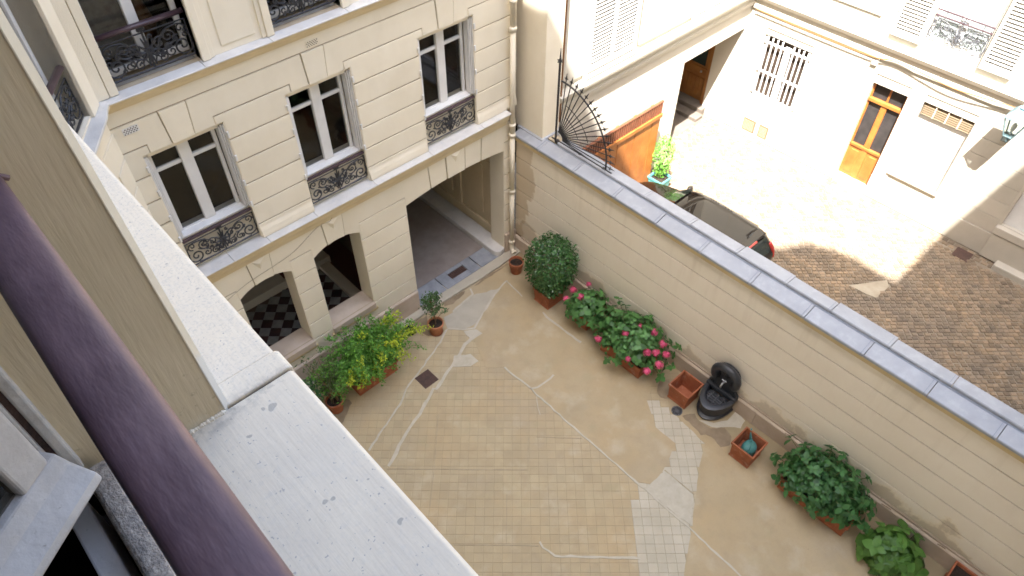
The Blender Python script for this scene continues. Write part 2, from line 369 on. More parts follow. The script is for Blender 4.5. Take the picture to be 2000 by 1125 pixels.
# ------------------------------------------------------------------ mesh helpers
IDF = lambda s, d, z: (s, d, z)
class MB:
    def __init__(self, f=IDF):
        self.v = []; self.fc = []; self.f = f; self.r = []
    def add(self, vs, fs, rnd=None):
        n = len(self.v)
        self.v += [self.f(*p) for p in vs]
        self.fc += [tuple(i + n for i in q) for q in fs]
        if rnd is not None: self.r += [rnd] * len(fs)
        return self
    def box(self, a0, a1, b0, b1, c0, c1, rnd=None):
        vs = [(x, y, z) for x in (a0, a1) for y in (b0, b1) for z in (c0, c1)]
        return self.add(vs, [(0, 1, 3, 2), (4, 6, 7, 5), (0, 4, 5, 1), (2, 3, 7, 6), (0, 2, 6, 4), (1, 5, 7, 3)], rnd)
    def prism(self, poly, d0, d1):          # poly of (s, z), extruded in depth
        n = len(poly)
        vs = [(s, d0, z) for s, z in poly] + [(s, d1, z) for s, z in poly]
        fs = [tuple(range(n)), tuple(range(2 * n - 1, n - 1, -1))]
        fs += [(i, i + n, (i + 1) % n + n, (i + 1) % n) for i in range(n)]
        return self.add(vs, fs)
    def flat(self, poly, z0, z1):           # poly of (x, y), extruded up
        n = len(poly)
        vs = [(x, y, z0) for x, y in poly] + [(x, y, z1) for x, y in poly]
        fs = [tuple(range(n - 1, -1, -1)), tuple(range(n, 2 * n))]
        fs += [(i, (i + 1) % n, (i + 1) % n + n, i + n) for i in range(n)]
        return self.add(vs, fs)
    def run(self, prof, s0, s1):            # profile of (d, z) run along s
        n = len(prof)
        vs = [(s0, d, z) for d, z in prof] + [(s1, d, z) for d, z in prof]
        fs = [tuple(range(n)), tuple(range(2 * n - 1, n - 1, -1))]
        fs += [(i, i + n, (i + 1) % n + n, (i + 1) % n) for i in range(n)]
        return self.add(vs, fs)
    def tube(self, pts, r, n=6, closed=False, r1=None, squash=1.0):
        P = [Vector(self.f(*p)) for p in pts]
        k = len(P)
        if k < 2: return self
        base = len(self.v); prev = None
        for i in range(k):
            if closed: t = P[(i + 1) % k] - P[i - 1]
            else: t = P[min(i + 1, k - 1)] - P[max(i - 1, 0)]
            if t.length < 1e-9: t = Vector((0, 0, 1))
            t.normalize()
            if prev is None:
                a = Vector((0, 0, 1)) if abs(t.z) < 0.9 else Vector((1, 0, 0))
            else: a = prev
            b = t.cross(a)
            if b.length < 1e-6: b = t.cross(Vector((1, 0.3, 0.2)))
            b.normalize(); a = b.cross(t).normalized(); prev = a
            rr = r if r1 is None else r + (r1 - r) * i / (k - 1)
            for j in range(n):
                an = 2 * math.pi * j / n
                self.v.append(tuple(P[i] + (a * math.cos(an) * squash + b * math.sin(an)) * rr))
        m_ = k if closed else k - 1
        for i in range(m_):
            for j in range(n):
                a0 = base + i * n + j; a1 = base + i * n + (j + 1) % n
                b0 = base + ((i + 1) % k) * n + j; b1 = base + ((i + 1) % k) * n + (j + 1) % n
                self.fc.append((a0, a1, b1, b0))
        if not closed:
            self.fc.append(tuple(base + j for j in range(n - 1, -1, -1)))
            self.fc.append(tuple(base + (k - 1) * n + j for j in range(n)))
        return self
    def ribbon(self, outline, z0, z1):      # outline: left side then right side reversed
        k = len(outline) // 2
        Ls, Rs = outline[:k], outline[k:][::-1]
        for i in range(k - 1):
            q = [Ls[i], Ls[i + 1], Rs[i + 1], Rs[i]]
            self.add([(x, y, z0) for x, y in q] + [(x, y, z1) for x, y in q], [(4, 5, 6, 7), (0, 1, 5, 4), (2, 3, 7, 6)])
        return self
    def lathe(self, c, prof, n=24, a0=0.0, a1=2 * math.pi, sx=1.0, sy=1.0):
        full = abs(a1 - a0 - 2 * math.pi) < 1e-6
        cols = n if full else n + 1
        base = len(self.v); k = len(prof)
        for i in range(cols):
            an = a0 + (a1 - a0) * i / n
            for r, z in prof:
                self.v.append(tuple(self.f(c[0] + r * math.cos(an) * sx, c[1] + r * math.sin(an) * sy, c[2] + z)))
        for i in range(n):
            for j in range(k - 1):
                p = base + i * k + j; q = base + ((i + 1) % cols) * k + j
                self.fc.append((p, q, q + 1, p + 1))
        return self

LOC = {}
def link(o):
    COL.objects.link(o); return o
def thing(name, label, cat, loc=(0, 0, 0), group=None):
    o = bpy.data.objects.new(name, None)
    o.empty_display_size = 0.2
    link(o); o.location = loc; LOC[o.name] = Vector(loc)
    o['label'] = label; o['category'] = cat
    if group: o['group'] = group
    return o
def mesh_of(name, mb, loc, smooth=False):
    me = bpy.data.meshes.new(name)
    lx, ly, lz = loc
    me.from_pydata([(x - lx, y - ly, z - lz) for x, y, z in mb.v], [], mb.fc)
    bm = bmesh.new(); bm.from_mesh(me)
    bmesh.ops.recalc_face_normals(bm, faces=bm.faces)
    bm.to_mesh(me); bm.free()
    if mb.r and len(mb.r) == len(me.polygons):
        at = me.attributes.new('rnd', 'FLOAT', 'FACE')
        at.data.foreach_set('value', mb.r)
    if smooth:
        me.polygons.foreach_set('use_smooth', [True] * len(me.polygons))
    me.update()
    return me
def root_of(o):
    while o.parent: o = o.parent
    return o
def part(name, mb, material, parent, smooth=False, bevel=0.0, seg=2, label=None, kind=None):
    loc = LOC[root_of(parent).name]
    o = bpy.data.objects.new(name, mesh_of(name, mb, loc, smooth))
    o.data.materials.append(MATS[material])
    link(o); o.parent = parent
    if bevel:
        b = o.modifiers.new('bevel', 'BEVEL'); b.width = bevel; b.segments = seg; b.limit_method = 'ANGLE'; b.angle_limit = R(40)
    if label: o['label'] = label
    if kind: o['kind'] = kind
    return o
def single(name, mb, material, loc, label=None, cat=None, smooth=False, bevel=0.0, kind=None, group=None, seg=2):
    o = bpy.data.objects.new(name, mesh_of(name, mb, loc, smooth))
    o.data.materials.append(MATS[material]); link(o); o.location = loc; LOC[o.name] = Vector(loc)
    if bevel:
        b = o.modifiers.new('bevel', 'BEVEL'); b.width = bevel; b.segments = seg; b.limit_method = 'ANGLE'; b.angle_limit = R(40)
    if label: o['label'] = label
    if cat: o['category'] = cat
    if kind: o['kind'] = kind
    if group: o['group'] = group
    return o
def inst(name, me, parent, matrix, label=None):      # a child that shares mesh data; matrix in world space
    o = bpy.data.objects.new(name, me); link(o); o.parent = parent
    o.matrix_local = Matrix.Translation(-LOC[root_of(parent).name]) @ matrix
    return o

# facade frames: s along the wall, d into the wall, z up
FA = lambda s, d, z: (s, d, z)                       # the shaded front with three windows, y = 0
FW = lambda s, d, z: (d, -s, z)                      # boundary wall, x = 0 face, s = -y
FB = lambda s, d, z: (s, -0.39 + d, z)               # sunny front with the gate
FC = lambda s, d, z: (7.56 + d, -s, z)               # sunny front with the barred window
FN = lambda s, d, z: (-8.115 - d, s, z)              # the near front the picture is taken from
P0 = Vector((-6.88, -0.06)); CD = Vector((-0.54, -0.842)).normalized(); CN = Vector((CD.y, -CD.x))   # canted corner
CN = Vector((0.842, -0.54)).normalized()
def FK(s, d, z):
    p = P0 + CD * s - CN * d
    return (p.x, p.y, z)

def arc(xl, xr, zs, rise, n=10):        # points left to right of a segmental arch
    w = (xr - xl) / 2; rad = (w * w + rise * rise) / (2 * rise); zc = zs + rise - rad; xc = (xl + xr) / 2
    out = []
    for i in range(n + 1):
        x = xl + (xr - xl) * i / n
        out.append((x, zc + math.sqrt(max(0, rad * rad - (x - xc) ** 2))))
    return out
def core_wall(f, s0, s1, z0, z1, ops, d0, d1):
    """ops: (sl, sr, zb, zt, rise)"""
    mb = MB(f)
    xs = sorted({s0, s1} | {o[0] for o in ops} | {o[1] for o in ops})
    for a, b in zip(xs, xs[1:]):
        mid = (a + b) / 2
        inside = sorted([o for o in ops if o[0] < mid < o[1]], key=lambda o: o[2])
        z = z0
        for o in inside:
            if o[2] > z + 1e-4: mb.box(a, b, d0, d1, z, o[2])
            z = o[3]
            if o[4]:
                pts = arc(o[0], o[1], o[3], o[4])
                top = o[3] + o[4] + 0.02
                mb.prism([(o[0], top)] + pts + [(o[1], top)], d0, d1)
                z = top
        if z < z1 - 1e-4: mb.box(a, b, d0, d1, z, z1)
    return mb
def course_pieces(f, parent, name, material, za, zb, ivals, d0, d1, gap=0.024, label=None, bev=0.006):
    for a, b in ivals:
        mb = MB(f); mb.box(a, b, d0, d1, za + gap / 2, zb - gap / 2)
        part(name, mb, material, parent, bevel=bev, seg=1)
def minus(a, b, cuts):
    iv = [(a, b)]
    for c, d in cuts:
        nv = []
        for p, q in iv:
            if d <= p or c >= q: nv.append((p, q)); continue
            if c > p: nv.append((p, c))
            if d < q: nv.append((d, q))
        iv = nv
    return [(p, q) for p, q in iv if q - p > 0.02]

# ================================================================== SETTING: courtyard floor
G0 = 0.07            # courtyard floor level
G2 = 0.17            # far courtyard level
ground = single('courtyard_ground', MB().flat([(-8.5, -12.2), (0.02, -12.2), (0.02, 0.1), (-8.5, 0.1)], -0.4, G0 - 0.008), 'tile_joint', (-4, -5, 0), kind='structure')
def strip(pts, w):
    """closed outline of a wobbly line of width w in the ground plane"""
    L_, R_ = [], []
    for i, p in enumerate(pts):
        a = Vector(pts[max(i - 1, 0)]); b = Vector(pts[min(i + 1, len(pts) - 1)])
        t = (b - a).normalized(); nn = Vector((-t.y, t.x)) * w / 2 * random.uniform(0.7, 1.25)
        q = Vector(p); L_.append(tuple(q + nn)); R_.append(tuple(q - nn))
    return L_ + R_[::-1]
def densify(pts, step=0.12, jit=0.012):
    out = [pts[0]]
    for a, b in zip(pts, pts[1:]):
        a = Vector(a); b = Vector(b); k = max(1, int((b - a).length / step))
        for i in range(1, k + 1):
            q = a + (b - a) * i / k
            out.append((q.x + random.uniform(-jit, jit), q.y + random.uniform(-jit, jit)))
    return out
def blob(pts, step=0.1, jit=0.015):
    return densify(pts + [pts[0]], step, jit)[:-1]
def inpoly(p, poly):
    x, y = p; c = False; n = len(poly)
    for i in range(n):
        x1, y1 = poly[i]; x2, y2 = poly[(i + 1) % n]
        if (y1 > y) != (y2 > y) and x < (x2 - x1) * (y - y1) / (y2 - y1) + x1: c = not c
    return c
SCREED_FAR = [(-2.98, -0.134), (-2.744, -0.833), (-2.503, -1.077), (-2.472, -1.35), (-2.827, -2.128), (-2.534, -2.367), (-2.501, -3.123), (-2.519, -3.27), (-2.531, -4.263), (-2.541, -5.189), (-2.528, -5.754), (-2.367, -6.04), (-2.0, -5.975), (-1.409, -5.788), (-1.411, -5.31), (-1.063, -4.825), (-0.35, -4.4750000000000005), (0.01, -4.325), (0.01, -0.26), (-2.7, -0.26)]
SCREED_RIGHT = [(-0.917, -5.404), (-1.023, -6.149), (-1.61, -6.449), (-2.46, -6.957), (-3.246, -7.39), (-3.684, -7.687), (-1.9, -12.0), (0.01, -12.0), (0.01, -5.3)]
PALE_STRIP = [(-1.084, -4.741), (-0.885, -5.183), (-0.961, -6.149), (-1.584, -6.474), (-2.434, -6.981), (-3.234, -7.401), (-3.66, -7.708), (-4.104, -7.292), (-3.74, -6.927), (-3.442, -6.57), (-2.571, -5.768), (-2.382, -6.052), (-2.0, -5.975), (-1.436, -5.763), (-1.439, -5.284)]
REPAIRS = [([(-0.873, -0.671), (-1.124, -0.719), (-1.643, -0.892), (-2.124, -1.126), (-2.31, -1.207), (-2.501, -1.08), (-2.739, -0.832)], 0.05), ([(-2.739, -0.832), (-3.062, -1.002), (-3.678, -1.236), (-4.29, -1.452), (-4.491, -1.606), (-5.607, -2.052)], 0.045), ([(-1.634, -0.3), (-1.707, -0.452), (-1.957, -0.492), (-2.352, -0.549)], 0.05), ([(-2.475, -1.353), (-2.74, -1.401), (-2.981, -1.511), (-3.3, -1.634), (-3.863, -1.851), (-3.905, -1.812), (-4.465, -2.073), (-5.018, -2.297), (-5.541, -2.559)], 0.075), ([(-2.534, -2.373), (-2.527, -2.721), (-2.503, -3.121), (-2.519, -3.27), (-2.531, -4.263), (-2.541, -5.189), (-2.528, -5.754), (-2.529, -6.127), (-2.539, -6.932), (-2.562, -7.535), (-2.577, -8.026)], 0.045), ([(-1.948, -3.172), (-2.078, -3.186), (-2.392, -3.16), (-2.511, -3.092)], 0.05), ([(-4.542, -5.396), (-4.579, -5.505), (-4.528, -5.74), (-4.078, -6.19), (-3.537, -6.715)], 0.05), ([(-2.552, -3.304), (-2.803, -3.641)], 0.015), ([(-0.895, -0.65), (-0.926, -0.904), (-0.968, -1.251)], 0.04), ([(-0.95, -1.868), (-1.001, -2.028), (-0.983, -2.387), (-0.968, -2.999)], 0.06)]
PATCHES = [([(-2.502, -5.966), (-2.002, -6.0), (-1.982, -6.639), (-2.485, -6.934), (-2.523, -6.393)], 'pale_cement'), ([(-2.525, -1.107), (-2.313, -1.254), (-2.282, -1.434), (-2.567, -1.415)], 'pale_cement'), ([(-3.084, -1.462), (-2.819, -1.662), (-2.812, -1.905), (-3.021, -1.895), (-3.28, -1.653)], 'pale_cement'), ([(-2.365, -0.564), (-1.745, -0.472), (-1.138, -0.734), (-2.124, -1.126), (-2.48, -1.099), (-2.727, -0.818), (-2.578, -0.548)], 'grey_cement'), ([(-0.698, -5.774), (-0.65, -6.022), (-0.426, -6.232), (-0.264, -6.424), (-0.057, -6.373), (-0.011, -6.126), (-0.302, -6.144), (-0.54, -6.004)], 'pale_cement')]
STAINS = [([(-0.851, -5.507), (-0.632, -5.629), (-0.703, -5.81), (-0.675, -6.04), (-0.463, -6.197), (-0.541, -6.404), (-0.727, -6.505), (-0.855, -6.385), (-0.818, -6.145), (-0.931, -5.98)], 'damp'), ([(-0.652, -4.753), (-0.484, -4.686), (-0.372, -4.836), (-0.713, -5.088), (-0.814, -4.951), (-0.772, -4.816)], 'damp'), ([(-2.328, -0.2), (-2.027, -0.209), (-1.761, -0.264), (-1.849, -0.32), (-2.202, -0.371), (-2.394, -0.326)], 'damp'), ([(-3.177, -0.194), (-2.828, -0.262), (-3.044, -0.623), (-3.074, -0.794), (-3.175, -0.65), (-3.229, -0.4)], 'damp'), ([(-1.514, -0.299), (-1.194, -0.257), (-0.874, -0.267), (-0.51, -0.282), (-0.517, -0.335), (-0.931, -0.33), (-1.264, -0.335)], 'damp'), ([(-5.327, -0.764), (-5.228, -0.985), (-5.445, -1.119), (-5.638, -1.266), (-5.669, -0.95)], 'damp')]
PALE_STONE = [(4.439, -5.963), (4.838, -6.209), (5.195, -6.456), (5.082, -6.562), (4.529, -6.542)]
CRACKS = [([(-5.591, -2.586), (-4.769, -3.367), (-3.777, -4.312)], 0.02), ([(-5.68, -4.402), (-5.165, -4.893), (-4.604, -5.434)], 0.02), ([(-3.181, -3.942), (-2.598, -4.535)], 0.014), ([(-4.204, -2.331), (-4.939, -3.113), (-5.483, -3.672)], 0.014), ([(-3.298, -3.845), (-3.825, -4.377)], 0.012), ([(-4.365, -4.408), (-4.971, -5.043)], 0.012), ([(-1.986, -5.987), (-1.982, -6.639)], 0.02), ([(-2.525, -1.107), (-2.567, -1.415)], 0.014)]
# outlines measured on the floor (x, y)
PALE = [tuple(p) for p in PALE_STRIP]
# cement screed: far half and right hand side of the court, laid over the tiles
screed_far = blob(SCREED_FAR, 0.15, 0.01)
part('cement_screed', MB().flat(screed_far, G0 - 0.02, G0 + 0.003), 'cement', ground)
screed_right = blob(SCREED_RIGHT, 0.15, 0.01)
part('cement_screed', MB().flat(screed_right, G0 - 0.02, G0 + 0.003), 'cement', ground)
# paving tiles laid diagonally
T = 0.158
ex = Vector((0.7284, -0.6852)).normalized(); ey = Vector((-ex.y, ex.x))
tiles = []
O2 = Vector((-3.5, -3.5))
for i in range(-70, 70):
    for j in range(-70, 70):
        c = O2 + ex * (i * T) + ey * (j * T)
        if not (-8.0 < c.x < -0.05 and -11.9 < c.y < -0.3): continue
        if inpoly((c.x, c.y), screed_far) or inpoly((c.x, c.y), screed_right):
            corners_in = all(inpoly((c.x + dx, c.y + dy), screed_far) or inpoly((c.x + dx, c.y + dy), screed_right)
                             for dx in (-.1, .1) for dy in (-.1, .1))
            if corners_in: continue
        pale = inpoly((c.x, c.y), PALE)
        q = c.to_3d() - Vector((-8.37, -8.71, 11.75)); 
        dep = q.x * fwd.x + q.y * fwd.y + (G0 - 11.75) * fwd.z
        qq = Vector((c.x + 8.37, c.y + 8.71, G0 - 11.75))
        u = 0.5 + (qq.dot(right) / qq.dot(fwd)) * 0.7057; w = (qq.dot(down) / qq.dot(fwd)) * 0.7057 / 0.5625 + 0.5
        vis = -0.02 < u < 1.02 and -0.02 < w < 1.02 and not (u < 0.46 and w > 0.64 + (u - 0.3) * 2.1)
        tiles.append((c, pale, qq.dot(fwd), vis))
def tile_verts(c, h, z0, z1, e=0.006):
    vs = []
    for z, hh in ((z0, h), (z1 - 0.0025, h), (z1, h - e)):
        for a, b in ((-1, -1), (1, -1), (1, 1), (-1, 1)):
            p = c + ex * (a * hh) + ey * (b * hh)
            vs.append((p.x, p.y, z))
    fs = [(8, 9, 10, 11)] + [(k + o_, (k + 1) % 4 + o_, (k + 1) % 4 + o_ + 4, k + o_ + 4) for o_ in (0, 4) for k in range(4)]
    return vs, fs
def shared_tile(nm, material):
    mb = MB(); vs, fs = tile_verts(Vector((0, 0)), T / 2 - 0.0028, -0.03, 0.0); mb.add(vs, fs)
    me = mesh_of(nm, mb, (0, 0, 0)); me.materials.append(MATS[material]); return me
tm = {False: shared_tile('paving_tile', 'tile'), True: shared_tile('paving_tile_pale', 'pale_tile')}
cand = [t_ for t_ in tiles if t_[3]]
cand.sort(key=lambda t_: (not t_[1], t_[2]))
solo = cand[:300]; solo_set = {id(t_) for t_ in solo}
for t_ in solo:
    z = G0 + random.uniform(-0.003, 0.0) - (0.0 if t_[1] else 0.001)
    inst('paving_tile', tm[t_[1]], ground, Matrix.Translation((t_[0].x, t_[0].y, z)) @ Matrix.Rotation(random.gauss(0, 0.006), 4, 'Z'))
for pl, mname in ((False, 'tile'), (True, 'pale_tile')):
    mb = MB()
    for t_ in tiles:
        if id(t_) in solo_set or t_[1] != pl: continue
        vs, fs = tile_verts(t_[0], T / 2 - 0.0028, G0 - 0.03, G0 + random.uniform(-0.004, -0.001))
        mb.add(vs, fs, random.random())
    if mb.v: part('paving_tiles', mb, mname, ground, kind='stuff')
part('strip_bed', MB().flat(blob(PALE, .15, .01), G0 - .03, G0 - .0055), 'strip_joint', ground)
for pts, w in CRACKS:
    part('expansion_joint', MB().ribbon(strip(densify(pts, .2, .004), w * .7), G0 - 0.01, G0 + 0.0035), 'crack', ground)
# repair lines and patches in paler mortar
for pts, w in REPAIRS:
    part('mortar_line', MB().ribbon(strip(densify(pts), w * .8), G0 - 0.01, G0 + 0.006), 'pale_cement', ground)
for pts, mname in PATCHES:
    part('cement_patch', MB().flat(blob(pts), G0 - 0.01, G0 + 0.0045), mname, ground)
for pts, mname in STAINS:
    part('damp_stain', MB().flat(blob(pts, 0.07, 0.02), G0 - 0.01, G0 + 0.0075), mname, ground)
# raised apron along the shaded front, with threshold slabs and iron drain
apron = single('apron', MB().flat(blob([(-8.0, 0.15), (-0.02, 0.15), (-0.02, -0.24), (-1.2, -0.27), (-2.2, -0.22), (-3.2, -0.2), (-8.0, -0.2)], 0.2, 0.012), -0.1, 0.125), 'grey_cement', (-4, 0, 0), kind='structure')
for a, b in ((-2.80, -2.06), (-2.04, -1.07), (-1.05, -0.52)):
    mb = MB()
    if a == -2.04:
        mb.box(a, -1.77, -0.02, 0.43, 0.05, 0.142); mb.box(-1.33, b, -0.02, 0.43, 0.05, 0.142)
        mb.box(-1.77, -1.33, -0.02, 0.14, 0.05, 0.142); mb.box(-1.77, -1.33, 0.33, 0.43, 0.05, 0.142)
    else: mb.box(a, b, -0.02 + random.uniform(-.01, .01), 0.43, 0.05, 0.142 + random.uniform(-.003, .003))
    part('threshold_slab', mb, 'blue_stone', apron, bevel=0.008)
mb = MB(); mb.box(-1.765, -1.335, 0.145, 0.325, 0.09, 0.118)
for k in range(9): mb.box(-1.75 + k * 0.047, -1.725 + k * 0.047, 0.15, 0.32, 0.118, 0.136)
single('drain_grate', mb, 'rust_iron', (-1.55, 0.24, 0.1), 'rusty rectangular drain grate set in the blue threshold slab of the passage', 'drain')

# small ironwork on the court floor
mb = MB(); mc = Vector((-3.845, -1.535)); mb.box(mc.x - .165, mc.x + .165, mc.y - .17, mc.y + .17, G0 - .02, G0 + .008)
mc_t = thing('manhole_cover', 'square rusty brown manhole cover in the tiled court beside the yellow shrub', 'manhole cover', (mc.x, mc.y, G0))
part('cover_plate', mb, 'rust_iron', mc_t, bevel=0.004)
mb = MB()
for a in range(6):
    for b in range(6):
        if (a + b) % 2: mb.box(mc.x - .135 + a * .05, mc.x - .115 + a * .05, mc.y - .135 + b * .05, mc.y - .105 + b * .05, G0 + .006, G0 + .0115)
part('tread_studs', mb, 'rust_iron', mc_t, kind='stuff')
part('lifting_lug', MB().tube([(mc.x - .02, mc.y, G0 + .012), (mc.x + .02, mc.y, G0 + .012)], 0.008), 'rust_iron', mc_t)
dg = thing('drain_cover', 'small round iron drain cover with swirling slots beside the empty square planter', 'drain', (-0.835, -5.365, G0))
dc = (-0.835, -5.365, G0)
part('rim', MB().lathe(dc, [(0.088, 0.0), (0.088, 0.012), (0.105, 0.012), (0.108, 0.0)], 28), 'iron_grey', dg)
part('hub', MB().lathe(dc, [(0.0, 0.016), (0.022, 0.014), (0.024, 0.0)], 12), 'iron_grey', dg)
part('well', MB().lathe(dc, [(0.0, 0.006), (0.088, 0.006)], 20), 'iron', dg)
for k in range(12):
    a = k / 12 * 2 * math.pi
    pts = [(dc[0] + math.cos(a + .5 * q) * (.02 + .07 * q), dc[1] + math.sin(a + .5 * q) * (.02 + .07 * q), G0 + .012) for q in (0, .33, .66, 1)]
    part('slot_bar', MB().tube(pts, 0.0075, 5), 'iron_grey', dg)

# ================================================================== SETTING: far courtyard
far = single('far_courtyard_ground', MB().flat([(0.3, -12.0), (7.6, -12.0), (7.6, 2.2), (0.3, 2.2)], -0.4, G2 - 0.016), 'cobble_joint', (4, -5, 0), kind='structure')
cob = []
CW, CL = 0.098, 0.128
for row in range(-110, 110):
    s_ = -12.0 + (row % 2) * CL / 2 + random.uniform(-.02, .02)
    while s_ < 12:
        l = CL * random.uniform(0.8, 1.15)
        pc = Vector((4.0, -5.0)) + ex * (s_ + l / 2) + ey * (row * CW + random.uniform(-.006, .006))
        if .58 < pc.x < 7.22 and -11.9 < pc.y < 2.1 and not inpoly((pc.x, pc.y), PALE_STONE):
            cob.append((pc.x, pc.y, l - 0.016, CW - 0.014, 0))
        s_ += l
y = -11.9
while y < 2.1:                       # two rows of setts along the foot of the sunny front
    for k in (0, 1): cob.append((7.33 + k * .13, y + k * .06, .115, .13, 1))
    y += .15
def cobble_verts(cx, cy, l, w, z, straight=0):
    vs = []
    for zz, k in ((z - 0.04, 1.0), (z - 0.006, 0.98), (z + 0.003, 0.78)):
        for a, b in ((-1, -1), (1, -1), (1, 1), (-1, 1)):
            p = (ex * (a * l / 2 * k) + ey * (b * w / 2 * k)) if not straight else Vector((a * l / 2 * k, b * w / 2 * k))
            vs.append((cx + p.x, cy + p.y, zz))
    fs = [(8, 9, 10, 11)] + [(k + o_, (k + 1) % 4 + o_, (k + 1) % 4 + o_ + 4, k + o_ + 4) for o_ in (0, 4) for k in range(4)]
    return vs, fs
ROT = R(0)
def covis(c):
    qq = Vector((c[0] + 8.37, c[1] + 8.71, G2 - 11.75)); d_ = qq.dot(fwd)
    u = 0.5 + qq.dot(right) / d_ * 0.7057; w = qq.dot(down) / d_ * 0.7057 / 0.5625 + 0.5
    lit = c[1] > -6.5 and c[0] > 5.0
    wall = (u * 2000 - 1200) * 0.605 + 326
    return (-0.01 < u < 1.0 and 0 < w < 1 and w * 1125 < wall - 4 and u > 0.6, d_)
cv = sorted([(d_, i) for i, c in enumerate(cob) for ok_, d_ in [covis(c)] if ok_ and not c[4]])
solo_i = {i for d_, i in cv[:300]}
protos = []
for k in range(4):
    mb = MB(); vs, fs = cobble_verts(0, 0, CL * random.uniform(.82, .98), CW - 0.014, 0); mb.add(vs, fs)
    me = mesh_of('cobblestone', mb, (0, 0, 0), smooth=False); me.materials.append(MATS['cobble']); protos.append(me)
mb = MB()
for i, c in enumerate(cob):
    z = G2 + random.uniform(-0.008, 0.004)
    if i in solo_i:
        me = protos[i % 4]
        inst('cobblestone', me, far, Matrix.Translation((c[0], c[1], z)) @ Matrix.Rotation(random.gauss(0, .02), 4, 'Z'))
    else:
        vs, fs = cobble_verts(c[0], c[1], c[2], c[3], z, c[4]); mb.add(vs, fs, random.random())
part('cobblestones', mb, 'cobble', far, kind='stuff')
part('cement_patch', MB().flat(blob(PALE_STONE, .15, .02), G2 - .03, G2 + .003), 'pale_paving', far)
for i, (cx, cy) in enumerate(((7.22, -3.43), (7.24, -7.24))):
    d_ = thing('manhole_cover', ('square pale manhole cover on the sunlit cobbles near the orange door' if i == 0 else 'square brown manhole cover in the shaded cobbles at the foot of the sunny front'), 'manhole cover', (cx, cy, G2))
    part('frame', MB().box(cx - .18, cx + .18, cy - .18, cy + .18, G2 - .02, G2 + .006), 'rust_iron' if i else 'passage_floor', d_, bevel=.004)
    mb = MB()
    for k in range(5): mb.box(cx - .15, cx + .15, cy - .14 + k * .06, cy - .11 + k * .06, G2 + .006, G2 + .011)
    part('ribs', mb, 'rust_iron' if i else 'passage_floor', d_)

# ================================================================== SHADED FRONT with three windows
A = thing('courtyard_building', 'cream rusticated building with three tall windows over arched openings and a passage', 'building', (-3.5, 0.5, 0))
W1 = [(-6.655, -5.508), (-4.570, -3.437), (-2.191, -1.006)]
ARCH = [(-6.202, -5.22), (-4.803, -3.823)]
PAS = (-2.813, -0.334)
opsA = [(a, b, 3.9, 6.05, 0) for a, b in W1] + [(a, b, 1.08, 2.93, 0.15) for a, b in ARCH] + [(PAS[0], PAS[1], 0.0, 2.95, 0.10)]
XW0, XW1 = -6.88, 0.30
part('facade_wall', core_wall(FA, XW0, -0.02, 0.0, 6.97, opsA, 0.022, 0.42), 'joint_shadow', A)
# ground storey courses
zs = [0.67, 1.06, 1.49, 1.91, 2.325, 2.735, 3.15]
for za, zb in zip(zs, zs[1:]):
    cuts = [(a, b) for a, b in ARCH if zb > 1.08] + [PAS]
    course_pieces(FA, A, 'stone_course', 'facade_paint', za, zb, minus(XW0, -0.02, cuts), 0.0, 0.05)
# upper storey courses
zs = [3.9, 4.17, 4.545, 4.95, 5.355, 5.75]
for k, (za, zb) in enumerate(zip(zs, zs[1:])):
    for a, b in minus(XW0, -0.02, W1):
        mb = MB(FA)
        if k == 0: mb.run([(0.05, za + .003), (-0.03, za + .003), (-0.034, za + .05), (-0.022, za + .13), (0.0, za + .2), (0.0, zb - .012), (0.05, zb - .012)], a, b)
        else: mb.box(a, b, 0, 0.05, za + .012, zb - .012)
        part('stone_course', mb, 'facade_paint', A, bevel=.006, seg=1)
piers = minus(XW0, -0.02, W1)
for i, (a, b) in enumerate(piers):        # course beside the window heads, with shouldered ends
    e0 = 0.0 if i == 0 else 0.11; e1 = 0.0 if i == len(piers) - 1 else 0.11
    poly = [(a, 5.762), (b, 5.762), (b, 6.052), (b + e1, 6.052), (b + e1, 6.168), (a - e0, 6.168), (a - e0, 6.052), (a, 6.052)]
    poly = [p for k, p in enumerate(poly) if p != poly[k - 1]]
    part('stone_course', MB(FA).prism(poly, 0.0, 0.05), 'facade_paint', A, bevel=.006, seg=1)
kb = []
for a, b in W1:
    c = (a + b) / 2; kb.append((c - .155, c + .155, c - .19, c + .19))
    part('keystone', MB(FA).prism([(c - .15, 6.05), (c + .15, 6.05), (c + .18, 6.546), (c - .18, 6.546)], -0.012, 0.05), 'facade_paint', A, bevel=.005, seg=1)
edges = [(XW0, XW0)] + [None] * 0
for i in range(4):
    lb, lt = (XW0, XW0) if i == 0 else (kb[i - 1][1] + .006, kb[i - 1][3] + .006)
    rb, rt = (-0.02, -0.02) if i == 3 else (kb[i][0] - .006, kb[i][2] - .006)
    poly = [(lt, 6.546)]
    if i > 0: poly += [(lb, 6.05), (W1[i - 1][1] - .118, 6.05), (W1[i - 1][1] - .118, 6.19)]
    else: poly += [(lb, 6.19)]
    if i < 3: poly += [(W1[i][0] + .118, 6.19), (W1[i][0] + .118, 6.05), (rb, 6.05)]
    else: poly += [(rb, 6.19)]
    poly += [(rt, 6.546)]
    part('lintel_block', MB(FA).prism(poly, 0.0, 0.05), 'facade_paint', A, bevel=.005, seg=1)
part('frieze', MB(FA).box(XW0, -0.02, 0.0, 0.05, 6.57, 6.76), 'facade_paint', A)
